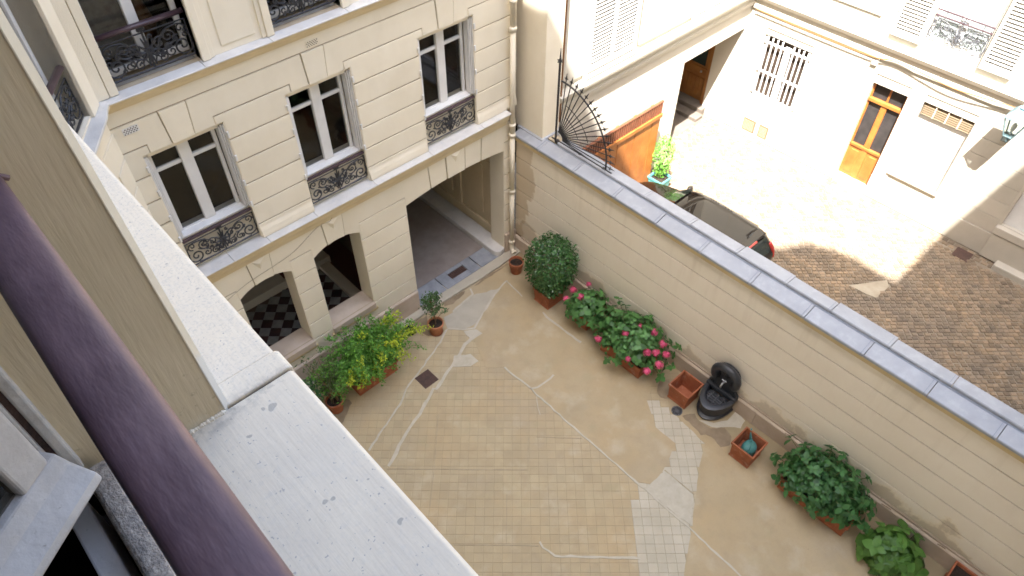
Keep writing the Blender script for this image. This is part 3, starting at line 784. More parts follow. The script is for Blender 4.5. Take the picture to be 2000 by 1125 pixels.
# arch blocks of the ground storey
def arch_row(blocks):
    for poly in blocks:
        part('arch_block', MB(FA).prism(poly, 0.0, 0.05), 'facade_paint', A, bevel=.005, seg=1)
def arch_between(op, x0, x1, rise, n=8):
    pts = arc(op[0], op[1], op[2], rise, 40)
    import bisect
    def zt(x):
        for p, q in zip(pts, pts[1:]):
            if p[0] <= x <= q[0] + 1e-9: return p[1] + (q[1] - p[1]) * (x - p[0]) / (q[0] - p[0])
        return op[2]
    return [(x0 + (x1 - x0) * i / n, zt(x0 + (x1 - x0) * i / n)) for i in range(n + 1)]
TOPZ = 3.575
a1, a2 = (*ARCH[0], 2.93), (*ARCH[1], 2.93); pp = (*PAS, 2.95)
k1 = (-5.71 - .17, -5.71 + .17); k2 = (-4.313 - .17, -4.313 + .17)
g = .010
blk = []
blk.append([(XW0, 3.162)] + [(a1[0], 3.162)] + arch_between(a1, a1[0], k1[0] - g, .15) + [(k1[0] - .03 - g, TOPZ), (XW0, TOPZ)])
blk.append(arch_between(a1, k1[1] + g, a1[1], .15) + [(a1[1], 3.162), (a2[0], 3.162)] + arch_between(a2, a2[0], k2[0] - g, .15) + [(k2[0] - .03 - g, TOPZ), (k1[1] + .03 + g, TOPZ)])
vj = [-2.20, -1.80, -1.36, -0.95]
blk.append(arch_between(a2, k2[1] + g, a2[1], .15) + [(a2[1], 3.162), (pp[0], 3.162)] + arch_between(pp, pp[0], vj[0] - g, .10) + [(vj[0] - .03 - g, TOPZ), (k2[1] + .03 + g, TOPZ)])
offs = [-.03, -.015, .015, .03]
for j in range(3):
    if j == 1: continue
    blk.append(arch_between(pp, vj[j] + g, vj[j + 1] - g, .10) + [(vj[j + 1] + offs[j + 1] - g, TOPZ), (vj[j] + offs[j] + g, TOPZ)])
blk.append(arch_between(pp, vj[3] + g, pp[1], .10) + [(pp[1], 3.162), (-0.02, 3.162), (-0.02, TOPZ), (vj[3] + offs[3] + g, TOPZ)])
arch_row(blk)
for kk, op, rz in ((k1, a1, .15), (k2, a2, .15), ((vj[1] + g, vj[2] - g), pp, .10)):
    o1 = .03 if kk[0] < -3 else .015
    pz = arch_between(op, kk[0], kk[1], rz)
    part('keystone', MB(FA).prism([(x, z - .0) for x, z in pz] + [(kk[1] + o1, TOPZ), (kk[0] - o1, TOPZ)], -0.014, 0.05), 'facade_paint', A, bevel=.005, seg=1)
    c = (kk[0] + kk[1]) / 2                                  # faceted boss on each keystone
    b_ = MB(FA); b_.add([(c - .12, -.014, TOPZ - .02), (c + .12, -.014, TOPZ - .02), (c, -.014, TOPZ - .24), (c, -.05, TOPZ - .09)], [(0, 1, 3), (1, 2, 3), (2, 0, 3), (0, 2, 1)])
    part('keystone_boss', b_, 'facade_paint', A)
# plinth in stone blocks
for a, b in minus(XW0, -0.02, [PAS]):
    n = max(1, round((b - a) / 1.0))
    for i in range(n):
        x0 = a + (b - a) * i / n; x1 = a + (b - a) * (i + 1) / n
        part('plinth_block', MB(FA).run([(0.06, 0.0), (-0.045, 0.0), (-0.045, 0.645), (-0.02, 0.672), (0.06, 0.672)], x0 + .002, x1 - .002), 'plinth_stone', A, bevel=.004, seg=1)
# arch sills
for a, b in ARCH:
    mb = MB(FA); mb.add([(a, .4, 1.10), (b, .4, 1.10), (b, -.045, 1.075), (a, -.045, 1.075), (a, .4, .94), (b, .4, .94), (b, -.045, .94), (a, -.045, .94)],
                        [(0, 1, 2, 3), (7, 6, 5, 4), (0, 3, 7, 4), (1, 5, 6, 2), (3, 2, 6, 7), (0, 4, 5, 1)])
    part('arch_sill', mb, 'plinth_stone', A, bevel=.006)
    part('sill_moulding', MB(FA).run([(.02, .86), (-.015, .86), (-.04, .90), (-.04, .938), (.02, .938)], a - .04, b + .04), 'ochre_paint', A)
# jambs of arches and passage get paint: thin linings
for a, b in ARCH:
    for x0, x1 in ((a - .001, a + .012), (b - .012, b + .001)):
        part('jamb_lining', MB(FA).box(x0, x1, 0.004, 0.42, 1.10, 2.945), 'facade_paint', A)
part('jamb_lining', MB(FA).box(PAS[1] - .012, PAS[1] + .001, 0.004, 0.43, 0.26, 2.97), 'facade_paint', A)
part('jamb_lining', MB(FA).box(PAS[0] - .001, PAS[0] + .012, 0.004, 0.43, 0.13, 2.97), 'facade_paint', A)
# first floor cornice: moulded band with pale stone ledge stones on top
part('cornice', MB(FA).run([(0.05, 3.575), (-0.03, 3.575), (-0.03, 3.62), (-0.06, 3.64), (-0.075, 3.70), (-0.105, 3.745), (-0.115, 3.80), (-0.14, 3.83), (-0.14, 3.868), (0.05, 3.868)], XW0 - .1, -0.30), 'cornice_paint', A)
xs = [XW0 - .12, -6.1, -5.47, -4.6, -3.42, -2.2, -0.98, -0.285]
for a, b in zip(xs, xs[1:]):
    part('ledge_slab', MB(FA).run([(0.13, 3.866), (-0.155, 3.866), (-0.165, 3.875), (-0.163, 3.888), (-0.15, 3.893), (0.0, 3.901), (0.13, 3.903)], a + .003, b - .003), 'pale_stone_top', A, bevel=.003, seg=1)
# second floor cornice
part('cornice', MB(FA).run([(0.05, 6.765), (-0.02, 6.765), (-0.02, 6.79), (-0.05, 6.80), (-0.06, 6.85), (-0.10, 6.875), (-0.10, 6.90), (-0.13, 6.91), (-0.13, 6.935), (0.05, 6.935)], XW0 + .08, -0.02), 'cornice_paint', A)
xs = [XW0 + .06, -5.55, -4.6, -3.4, -2.2, -1.0, -0.01]
for a, b in zip(xs, xs[1:]):
    part('ledge_slab', MB(FA).run([(0.2, 6.934), (-0.145, 6.934), (-0.155, 6.945), (-0.145, 6.958), (0.0, 6.968), (0.2, 6.971)], a + .003, b - .003), 'pale_stone_top', A, bevel=.003, seg=1)
# ventilation grilles
for cx, cz in ((-6.645, 6.46), (-3.98, 6.645)):
    mb = MB(FA); fr_ = .09
    mb.box(cx - .10, cx + .10, -.008, .02, cz - .045, cz + .045)
    vg = part('vent_grille', mb, 'facade_paint' if cx > -5 else 'white_paint', A)
    mb = MB(FA)
    for a in range(10):
        for b in range(4):
            if (a + b) % 2 == 0: mb.box(cx - .09 + a * .018, cx - .075 + a * .018, -.0095, -.006, cz - .038 + b * .02, cz - .024 + b * .02)
    part('vent_holes', mb, 'dark_room', vg)

# --- scroll ironwork
def spiral(cx, cy, r, turns, a0, sgn, n=26, rmin=0.12):
    return [(cx + math.cos(a0 + sgn * turns * 2 * math.pi * i / n) * r * (1 - (1 - rmin) * i / n), cy + math.sin(a0 + sgn * turns * 2 * math.pi * i / n) * r * (1 - (1 - rmin) * i / n)) for i in range(n + 1)]
def bez(p0, p1, p2, p3, n=10):
    out = []
    for i in range(n + 1):
        t = i / n; q = 1 - t
        out.append(tuple(q ** 3 * a + 3 * q * q * t * b + 3 * q * t * t * c + t ** 3 * d for a, b, c, d in zip(p0, p1, p2, p3)))
    return out
def scrollwork(f, s0, s1, z0, z1, d, rad=0.0075, rich=1):
    mb = MB(f); w = s1 - s0; h = z1 - z0; cx = (s0 + s1) / 2
    def P(u, v): return (cx + u * w / 2, d, z0 + v * h)
    def line(pts, r=rad, n=5): mb.tube([P(*p) for p in pts], r, n)
    asp = w / 2 / h
    def sp(cu, cv, r, turns, a0, sg, rr=rad):
        pts = spiral(0, 0, r, turns, a0, sg)
        mb.tube([P(cu + x / asp, cv + y) for x, y in pts], rr, 5)
    for s in (-1, 1):
        sp(s * .80, .34, .30, 1.6, math.pi / 2 - s * .9, -s, rad * 1.15)
        sp(s * .84, .80, .16, 1.3, -math.pi / 2, s)
        sp(s * .52, .70, .20, 1.5, -math.pi / 2 + s * .5, s)
        sp(s * .50, .28, .16, 1.3, math.pi / 2, s)
        sp(s * .28, .62, .17, 1.3, math.pi * .5 - s * 1.2, s)
        sp(s * .27, .20, .14, 1.3, math.pi / 2, -s)
        line(bez((0, .02), (s * .25, .0), (s * .55, .02), (s * .80, .04)))
        line(bez((s * .05, .1), (s * .22, .5), (s * .38, .95), (s * .62, .92)))
        line(bez((s * .62, .92), (s * .75, .95), (s * .9, .97), (s * .97, .75)))
        line(bez((s * .40, .5), (s * .55, .42), (s * .62, .55), (s * .70, .6)))
        line(bez((s * .1, .3), (s * .2, .35), (s * .3, .3), (s * .38, .45)))
        line([(s, 0), (s, 1)], rad * 1.1)
        for k in range(7):              # leaf curls
            u = random.uniform(.1, .7); v = random.uniform(.15, .85)
            sp(s * u, v, .06 + .03 * random.random(), .8, random.uniform(0, 6), s, rad * 1.25)
    for k in range(10):                 # central rosette of leaves
        an = k / 10 * 2 * math.pi
        pts = [(math.cos(an) * q / asp * .30, .48 + math.sin(an) * q * .42) for q in (.15, .5, .85, 1.0)]
        mb.tube([P(*p) for p in pts], rad * 2.0, 5, r1=rad * .5)
    sp(0, .48, .12, 1, 0, 1, rad * 2)
    line([(0, 0), (0, 1.12)], rad * 1.4)
    sp(-.04, 1.08, .07, .9, 0, 1, rad * 1.6); sp(.04, 1.08, .07, .9, math.pi, -1, rad * 1.6)
    line([(-1, 0), (1, 0)], rad * 1.2); line([(-1, 1), (1, 1)], rad * .9)
    if rich > 1:
        for k in range(9): sp(-.9 + k * .225, .5 + .12 * math.sin(k), .10, 1.2, k, 1 if k % 2 else -1)
    return mb

# --- windows of the first floor
def window(parent, f, sl, sr, zb, zt, d, bar, frame='white_paint', pane='pane_glass', fw=.055, mull=.165, bars=True):
    mb = MB(f); c = (sl + sr) / 2
    mb.box(sl, sl + fw, d, d + .07, zb, zt); mb.box(sr - fw, sr, d, d + .07, zb, zt)
    mb.box(sl + fw, sr - fw, d, d + .07, zt - fw, zt); mb.box(sl + fw, sr - fw, d - .005, d + .07, zb, zb + fw * 1.2)
    w = part('window', mb, frame, parent, bevel=.006, seg=1)
    part('mullion', MB(f).run([(d + .06, zb + fw * 1.2), (d - .02, zb + fw * 1.2), (d - .02, zt - fw), (d + .06, zt - fw)], c - mull / 2, c + mull / 2), frame, w, bevel=.012)
    for p, q in ((sl + fw, c - mull / 2), (c + mull / 2, sr - fw)):
        if bar: part('glazing_bar', MB(f).box(p, q, d + .005, d + .06, bar - .028, bar + .028), frame, w, bevel=.006, seg=1)
        zz = [zb + fw * 1.2] + ([bar] if bar else []) + [zt - fw]
        for z0, z1 in zip(zz, zz[1:]):
            part('pane', MB(f).box(p, q, d + .035, d + .041, z0, z1), pane, w)
    return w
for i, (a, b) in enumerate(W1):
    window(A, FA, a + .09, b - .09, 4.50, 6.0, .20, 5.63)
    part('window_head', MB(FA).box(a, b, .06, .40, 5.97, 6.06), 'facade_paint', A)
    part('apron_panel', MB(FA).box(a, b, .12, .42, 3.88, 4.50), 'facade_paint', A)
    part('window_sill', MB(FA).run([(.26, 4.49), (.10, 4.49), (.085, 4.51), (.085, 4.535), (.26, 4.56)], a + .05, b - .05), 'white_paint', A, bevel=.004)
    gr = part('balustrade', scrollwork(FA, a + .03, b - .03, 4.0, 4.42, .045, .0105), 'iron', A)
    part('handrail', MB(FA).box(a + .02, b - .02, .02, .075, 4.468, 4.505), 'rail_paint_far', gr, bevel=.012)
    for sgn, e in ((1, a), (-1, b)):
        part('jamb_lining', MB(FA).box(min(e, e + sgn * .012), max(e, e + sgn * .012), .004, .42, 3.905, 6.05), 'facade_paint', A)
        mb = MB(FA)                         # folded iron shutters in the reveal
        for k in range(3):
            x0 = e + sgn * (.016 + k * .024); mb.box(min(x0, x0 + sgn * .016), max(x0, x0 + sgn * .016), .02 + k * .02, .19, 4.56, 6.0)
        sh = part('folded_shutter', mb, 'white_paint', A)
        for zz in (4.6, 5.0, 5.45, 5.85):
            part('hinge', MB(FA).tube([(e + sgn * .004, -.008, zz - .045), (e + sgn * .004, -.012, zz), (e + sgn * .004, -.008, zz + .045)], .02, 6), 'white_paint', sh)
# rooms behind (dark interiors)
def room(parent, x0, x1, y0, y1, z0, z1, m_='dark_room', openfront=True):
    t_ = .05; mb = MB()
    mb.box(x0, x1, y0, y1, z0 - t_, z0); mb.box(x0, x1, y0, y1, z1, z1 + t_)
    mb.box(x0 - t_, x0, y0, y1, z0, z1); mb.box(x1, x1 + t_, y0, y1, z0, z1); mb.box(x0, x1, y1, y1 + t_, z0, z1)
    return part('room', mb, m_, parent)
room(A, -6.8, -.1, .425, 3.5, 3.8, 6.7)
# --- hall behind the arches, chequered floor
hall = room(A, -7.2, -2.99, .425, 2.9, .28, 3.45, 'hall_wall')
mbt = {}
CT = 0.215
chk = []
for i in range(-20, 20):
    for j in range(-20, 20):
        c = Vector((-5.0, 1.2)) + ex * (i * CT) + ey * (j * CT)
        if -7.0 < c.x < -3.62 and .5 < c.y < 2.2: chk.append((c, (i + j) % 2))
cm = []
for mname in ('white_marble', 'dark_marble'):
    mb = MB(); h_ = CT / 2 - .0015
    vs = [(ex * (a * h_) + ey * (b * h_)) for a, b in ((-1, -1), (1, -1), (1, 1), (-1, 1))]
    mb.add([(v.x, v.y, -.02) for v in vs] + [(v.x, v.y, 0) for v in vs], [(4, 5, 6, 7), (0, 1, 5, 4), (1, 2, 6, 5), (2, 3, 7, 6), (3, 0, 4, 7)])
    me = mesh_of('floor_tile', mb, (0, 0, 0)); me.materials.append(MATS[mname]); cm.append(me)
for c, k in chk: inst('floor_tile', cm[k], hall, Matrix.Translation((c.x, c.y, .302)))
part('skirting', MB().box(-7.1, -3.5, 2.25, 2.33, .28, .50).box(-7.1, -3.5, 2.33, 2.89, .28, .48), 'hall_trim', hall, bevel=.01)
part('skirting', MB().box(-3.80, -3.57, .46, 2.25, .28, .40), 'hall_trim', hall, bevel=.01)
part('door_mat', MB().box(-4.6, -3.9, 2.34, 2.85, .48, .5), 'red_mat', hall)
part('pilaster', MB().box(-4.55, -4.1, 2.6, 2.895, .5, 3.3), 'hall_trim', hall, bevel=.01)
part('carpet', MB().box(-3.56, -3.0, .46, 2.85, .28, .31), 'red_mat', hall)
# --- covered passage
pas = part('passage', MB().box(PAS[0] - .2, PAS[1] + .1, .425, 7.0, .0, .13).box(PAS[0] - .2, PAS[1] + .4, .425, 7.0, 3.3, 3.4).box(PAS[0] - .12, PAS[0] - .02, .425, 7.0, .1, 3.3)
           .box(PAS[0] - .2, PAS[1] + .4, 7.0, 7.1, 0, 3.4), 'passage_floor', A)
PX = PAS[1]
part('passage_wall', MB().box(PX + .10, PX + .2, .43, 7.0, .1, 3.3), 'passage_paint', pas)
for y0, y1 in ((.43, .62), (1.55, 1.7), (2.65, 2.8), (3.75, 3.9), (4.9, 5.05)):
    part('wall_stile', MB().box(PX + .06, PX + .10, y0, y1, .55, 2.3), 'passage_paint', pas, bevel=.006)
    part('wall_panel', MB().box(PX + .075, PX + .10, y1 + .18, y1 + .75, .75, 2.1), 'passage_paint', pas, bevel=.012)
part('dado_rail', MB().box(PX + .03, PX + .10, .43, 7.0, 2.3, 2.36).box(PX + .05, PX + .10, .43, 7.0, 2.36, 2.46), 'passage_paint', pas, bevel=.01)
part('dado_rail', MB().box(PX + .05, PX + .10, .43, 7.0, .45, .56), 'passage_paint', pas, bevel=.01)
kerb = [(PX - .27, .15), (PX - .26, .05), (PX - .22, -.01), (PX - .15, -.04), (PX - .05, -.02), (PX + .0, .0), (PX + .0, .43), (PX + .1, .43), (PX + .1, 7.0), (PX - .27, 7.0)]
part('kerb_stone', MB().flat(kerb, .1, .265), 'pale_stone_top', pas, bevel=.02, seg=3)
mb = MB()
part('paving', MB().box(PAS[0], PX - .27, .435, 7.0, .12, .141), 'passage_floor', pas)
# --- second floor: architraves, windows, balustrades
W2 = [(-6.60, -5.52), (-4.50, -3.43), (-2.2, -1.0)]
part('facade_wall', core_wall(FA, XW0, -0.02, 6.97, 22.0, [(a, b, 6.97, 9.3, 0) for a, b in W2] + [(a, b, 10.4, 12.6, 0) for a, b in W2] + [(a, b, 13.6, 15.6, 0) for a, b in W2], 0.0, 0.45), 'facade_paint', A)
for a, b in W2:
    for s_, e in ((-1, a), (1, b)):
        x0, x1 = sorted((e, e + s_ * .11)); part('architrave', MB(FA).box(x0, x1, -.055, .3, 6.972, 9.3), 'facade_paint', A, bevel=.01)
        x0, x1 = sorted((e + s_ * .112, e + s_ * .17)); part('architrave', MB(FA).box(x0, x1, -.03, .02, 6.972, 9.35), 'facade_paint', A, bevel=.006)
    window(A, FA, a, b, 7.02, 9.3, .27, 8.75, fw=.07, mull=.13)
    gr = part('balustrade', scrollwork(FA, a + .015, b - .015, 7.04, 7.50, .10, .0105, 2), 'iron', A)
    part('handrail', MB(FA).tube([(a, .10, 7.60), (b, .10, 7.60)], .042, 12, squash=.75), 'rail_paint_far', gr, smooth=True)
    for z0, z1, y0 in ((10.4, 12.6, .25), (13.6, 15.6, .25)): window(A, FA, a, b, z0, z1, y0, z1 - .55)
for a, b in ((-5.33, -4.69), (-3.24, -2.4)):
    part('wall_panel', MB(FA).box(a + .1, b - .06, -.016, .02, 7.06, 9.2), 'facade_paint', A, bevel=.012)
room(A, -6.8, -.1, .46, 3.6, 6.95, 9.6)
part('curtain', MB().box(-6.5, -6.15, .9, .93, 7.0, 9.3), 'linen', A)
cab = part('cabinet', MB().box(-6.55, -6.0, .75, 1.6, 7.0, 7.75), 'old_white_paint', A, bevel=.01)
part('lamp_stand', MB().lathe((-5.75, 1.0, 7.0), [(0, 0), (.12, 0), (.14, .2), (.07, .5), (.16, .8), (.10, 1.1), (0, 1.15)], 16), 'wood_brown', A, smooth=True)
part('roof', MB().box(XW0 - .1, .1, -.2, 6, 22.0, 22.3).box(XW0, 0.0, .2, 6, 22.3, 23.2), 'roof_slate', A)
part('end_wall', MB().box(-0.02, .62, .75, 6.5, G2, 22.0), 'sunny_plaster', A)

# --- cable loosely clipped under the cornice
pts = [(-7.0, -.02, 3.05), (-6.5, -.025, 3.08), (-6.0, -.03, 3.22), (-5.5, -.025, 3.27), (-5.1, -.02, 3.33), (-4.6, -.02, 3.56), (-4.4, -.08, 3.6), (-4.36, -.15, 3.72)]
def smoothpts(p, n=6):
    out = []
    for i in range(len(p) - 1):
        p0 = Vector(p[max(i - 1, 0)]); p1 = Vector(p[i]); p2 = Vector(p[i + 1]); p3 = Vector(p[min(i + 2, len(p) - 1)])
        for k in range(n):
            t = k / n
            out.append(tuple(0.5 * ((2 * p1) + (-p0 + p2) * t + (2 * p0 - 5 * p1 + 4 * p2 - p3) * t * t + (-p0 + 3 * p1 - 3 * p2 + p3) * t ** 3)))
    out.append(tuple(p[-1])); return out
single('cable', MB().tube(smoothpts(pts), .0035, 5), 'wire', (-5.5, -.02, 3.2), 'thin dark cable sagging across the arches under the shaded cornice', 'cable')

# ================================================================== CANTED CORNER and NEAR FRONT
NB = thing('near_building', 'near cream building at the left with wide white ledge and plum guard rail', 'building', (-8.4, -6.0, 0))
KL = (P0.x + 8.115) / -CD.x * 1.0
Yk = P0.y + CD.y * ((-8.115 - P0.x) / CD.x)
KL = (-8.115 - P0.x) / CD.x
part('canted_wall', core_wall(FK, 0.0, KL, 0.0, 22.0, [(.36, 1.5, 4.5, 6.05, 0), (.30, 1.5, 7.0, 9.3, 0), (.3, 1.5, 10.4, 12.6, 0)], 0.0, 0.4), 'facade_paint', NB)
for k, za in enumerate([0.67, 1.06, 1.49, 1.91, 2.325, 2.735]):
    zb = [1.06, 1.49, 1.91, 2.325, 2.735, 3.15][k]
    part('stone_course', MB(FK).box(-.0, KL, -.02, .02, za + .012, zb - .012), 'facade_paint', NB, bevel=.005, seg=1)
zs = [3.9, 4.17, 4.545, 4.95, 5.355, 5.75, 6.18, 6.56]
for za, zb in zip(zs, zs[1:]):
    for a, b in minus(0.0, KL, [(.36, 1.5)] if 4.4 < za < 6.0 else []):
        part('stone_course', MB(FK).box(a, b, -.02, .02, za + .012, zb - .012), 'facade_paint', NB, bevel=.005, seg=1)
part('cornice', MB(FK).run([(0.05, 6.765), (-0.02, 6.765), (-0.05, 6.80), (-0.06, 6.85), (-0.10, 6.875), (-0.13, 6.91), (-0.13, 6.935), (0.05, 6.935)], -.06, KL), 'cornice_paint', NB)
cl = []
for k in range(9):                                         # rounded ledge turning the corner
    t = k / 8
    p = Vector((-6.78, -.155)) * (1 - t) ** 2 + Vector((-6.80, -.17)) * 2 * t * (1 - t) + Vector(FK(.30, -.17, 0)[:2]) * t * t
    cl.append((p.x, p.y))
cl += [FK(KL, -.17, 0)[:2], FK(KL, .2, 0)[:2], FK(.0, .2, 0)[:2], (-6.80, .1)]
part('ledge_slab', MB().flat(cl, 6.935, 6.973), 'pale_stone_top', NB, bevel=.006)
part('ledge_slab', MB(FK).run([(.1, 3.866), (-.16, 3.866), (-.16, 3.89), (.1, 3.903)], -.08, KL), 'pale_stone_top', NB)
# corner pilasters and canted window of the second floor
part('corner_pilaster', MB(FA).box(-6.87, -6.72, -.06, .02, 6.975, 9.5), 'facade_paint', NB, bevel=.008)
part('corner_pilaster', MB(FK).box(.03, .30, -.045, .30, 6.976, 9.5), 'facade_paint', NB, bevel=.008)
part('corner_pilaster', MB(FK).box(1.5, 1.72, -.045, .30, 6.976, 9.5), 'facade_paint', NB, bevel=.008)
window(NB, FK, .31, 1.5, 7.02, 9.3, .24, 8.75, fw=.07, mull=.13)
gr = part('balustrade', scrollwork(FK, .32, 1.48, 7.03, 7.50, .06, .0105, 2), 'iron', NB)
part('handrail', MB(FK).tube([(.31, .06, 7.62), (1.5, .06, 7.62)], .045, 12, squash=.75), 'rail_paint_far', gr, smooth=True)
window(NB, FK, .36, 1.5, 4.5, 6.05, .2, 5.63)
for z0, z1 in ((4.4, 6.2), (6.96, 9.6), (10.2, 12.9)):
    mb = MB(FK); mb.box(.25, 1.6, 1.4, 1.45, z0, z1); mb.box(.2, .25, .41, 1.4, z0, z1); mb.box(1.6, 1.65, .41, 1.4, z0, z1); mb.box(.2, 1.65, .41, 1.4, z0 - .05, z0); mb.box(.2, 1.65, .41, 1.4, z1, z1 + .05)
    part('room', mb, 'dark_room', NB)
# near front: wall with the open window the view leans out of
YJ = -7.37; YJ2 = -9.15
LZ = 10.05
prof_top = [(Yk, 23.3), (-5.1, 23.3), (-11.2, 25.9), (-11.9, 27.2), (-12.8, 27.9), (-26.0, 27.9)]  # unseen roofline, profile shaped to cast the far court's shade boundary
mb = core_wall(FN, -26.0, Yk, 0.0, 22.0, [(YJ2 - .05, YJ + .11, 9.7, 12.6, 0)], 0.135, 0.45)
part('facade_wall', mb, 'strip_paint', NB)
mb = MB(FN); mb.prism([(-26.0, 22.0), (Yk, 22.0)] + prof_top, .3, .9)
part('roof', mb, 'roof_slate', NB)
# jamb of the open window: reveal and its bevelled painted arris
TLT = .032                                                 # the old jamb leans a little
def lean(x, y, z): return (x - (z - LZ) * TLT, y, z)
jb = part('window_jamb', MB(lean).flat([(-8.184, YJ), (-8.53, YJ), (-8.53, YJ + .13), (-8.175, YJ + .13), (-8.175, YJ + .011)], LZ - .3, 12.6), 'reveal_paint', NB)
part('painted_arris', MB(lean).flat([(-8.186, YJ - .003), (-8.1835, YJ - .003), (-8.168, YJ + .009), (-8.168, YJ + .16), (-8.18, YJ + .16), (-8.18, YJ + .013)], LZ - .25, 12.6), 'arris_paint', jb)
part('window_jamb', MB().box(-8.53, -8.12, YJ2 - .1, YJ2, LZ - .3, 12.6), 'reveal_paint', NB)
# wide white ledge in front of it
def ledge_prof(e): return [(.32, LZ - .16), (-e + .02, LZ - .16), (-e - .0, LZ - .05), (-e, LZ - .012), (-e + .012, LZ), (.32, LZ + .004)]
EDG = 8.115 - 7.972
lg = part('ledge_slab', MB(FN).run(ledge_prof(EDG), -26.0, YJ - .0022), 'ledge_paint', NB, bevel=.004, label='white painted ledge stone under the open window, chipped')
prof = [(d, z + .006) for d, z in ledge_prof(EDG - .008)]
mb = MB(FN)
nseg = 34; ys = [YJ + (Yk - YJ) * k / nseg for k in range(nseg + 1)]
for a, b in zip(ys, ys[1:]): pass
part('ledge_slab', MB(FN).run(prof, YJ + .085, Yk), 'ledge_paint', NB, bevel=.004, label='white painted ledge stone beyond the jamb')
part('ledge_slab', MB(FN).run([(d, z + .009) for d, z in ledge_prof(EDG + .004)], YJ + .0022, YJ + .085), 'ledge_paint', NB, bevel=.006)
mb = MB(FN); mb.run([(.3, LZ - .2), (-EDG + .01, LZ - .2), (-EDG + .01, LZ - .006), (.3, LZ - .004)], YJ - .0022, YJ + .0022)
part('mortar_joint', mb, 'rust_iron', NB)
# crumbly filler where the jamb meets the ledge
for k in range(30):
    x = -8.19 - k * .006; s_ = random.uniform(.004, .011)
    mb = MB(); mb.lathe((x, YJ - .004, LZ + .002), [(0, s_), (s_ * .8, s_ * .5), (s_, -.002)], 5); part('filler_crumb', mb, 'strip_paint', NB)
# guard rail
RX, RZ = -8.381, 10.922
mb = MB(); nv = 32; ring = []
for k in range(nv):
    an = 2 * math.pi * k / nv; ca, sa = math.cos(an), math.sin(an)
    ring.append((math.copysign(abs(ca) ** .62, ca) * .048, math.copysign(abs(sa) ** .62, sa) * .034))
ysr = [YJ + .01 - k * .05 for k in range(int((YJ - YJ2) / .05) + 2)]
for yy in ysr: mb.v += [(RX + x, yy, RZ + .014 + z) for x, z in ring]
for i in range(len(ysr) - 1):
    for k in range(nv): mb.fc.append((i * nv + k, i * nv + (k + 1) % nv, (i + 1) * nv + (k + 1) % nv, (i + 1) * nv + k))
part('guard_rail', mb, 'rail_paint', NB, smooth=True, label='plum painted guard rail across the open window')
mb = MB(); mb.tube([(RX - .025, YJ + .004 , RZ + .058), (RX + .02, YJ - .006, RZ + .054), (RX + .055, YJ - .004, RZ + .02)], .006, 6)
part('paint_drip', mb, 'rail_paint', NB)
# sill stone, frame and the casement standing open
part('sill_stone', MB().add([], []).box(-8.535, -8.47, YJ2, YJ - .035, 9.9, 10.2), 'rough_sill_stone', NB, bevel=.022, seg=4)
part('sill_stone', MB().box(-8.468, -8.30, YJ2, YJ - .002, 9.9, LZ + .002), 'ledge_paint', NB)
part('frame_rail', MB().box(-8.615, -8.562, YJ2, YJ - .05, 9.95, 10.12), 'casement_paint', NB, bevel=.006)
fr = part('window_frame', MB().box(-8.548, -8.522, YJ - .032, YJ + .01, 10.19, 12.6), 'old_white_paint', NB, bevel=.006)
part('frame_groove', MB().box(-8.565, -8.546, YJ - .018, YJ + .01, 10.17, 12.6), 'rust_iron', fr)
part('frame_stile', MB().box(-8.585, -8.563, YJ - .034, YJ + .01, 10.16, 12.6), 'old_white_paint', fr, bevel=.005)
part('frame_head', MB().box(-8.60, -8.52, YJ2, YJ, 12.52, 12.6), 'old_white_paint', fr)
H0 = Vector((-8.585, -7.425)); SU = Vector((-.80, -.60)).normalized(); SV = Vector((.60, -.80))     # open casement frame
def FS(s, d, z):
    p = H0 + SU * s + SV * d
    return (p.x, p.y, z)
cs = part('casement', MB(FS).box(0.0, .085, 0.0, .045, 10.34, 12.5), 'casement_paint', NB, bevel=.01, seg=3)
mb = MB(FS); mb.run([(-.005, 10.24), (.05, 10.24), (.115, 10.25), (.125, 10.265), (.118, 10.285), (.07, 10.315), (.045, 10.345), (-.005, 10.345)], -.02, .72)
part('drip_rail', mb, 'casement_paint', cs, bevel=.008, seg=3)
part('casement_stile', MB(FS).box(.635, .72, 0, .045, 10.34, 12.5), 'casement_paint', cs, bevel=.01)
part('casement_pane', MB(FS).box(.085, .635, .018, .024, 10.345, 12.42), 'pane_glass', cs)
part('casement_head', MB(FS).box(.0, .72, 0, .045, 12.42, 12.5), 'casement_paint', cs)
# dim room behind the open window
rm = MB(); x0, x1, y0, y1, z0, z1 = -12.0, -8.62, -11.5, -5.5, 9.4, 12.9
rm.box(x0, x1, y0, y1, z0 - .05, z0); rm.box(x0, -8.3, y0, y1, z1, z1 + .05); rm.box(x0 - .05, x0, y0, y1, z0, z1); rm.box(x0, x1, y0 - .05, y0, z0, z1); rm.box(x0, x1, y1, y1 + .05, z0, z1)
rm.box(-8.62, -8.42, y0, YJ2 - .1, z0, z1); rm.box(-8.62, -8.42, YJ + .12, y1, z0, z1); rm.box(-8.62, -8.42, YJ2, YJ, z0, 9.95)
part('room', rm, 'dark_room', NB)

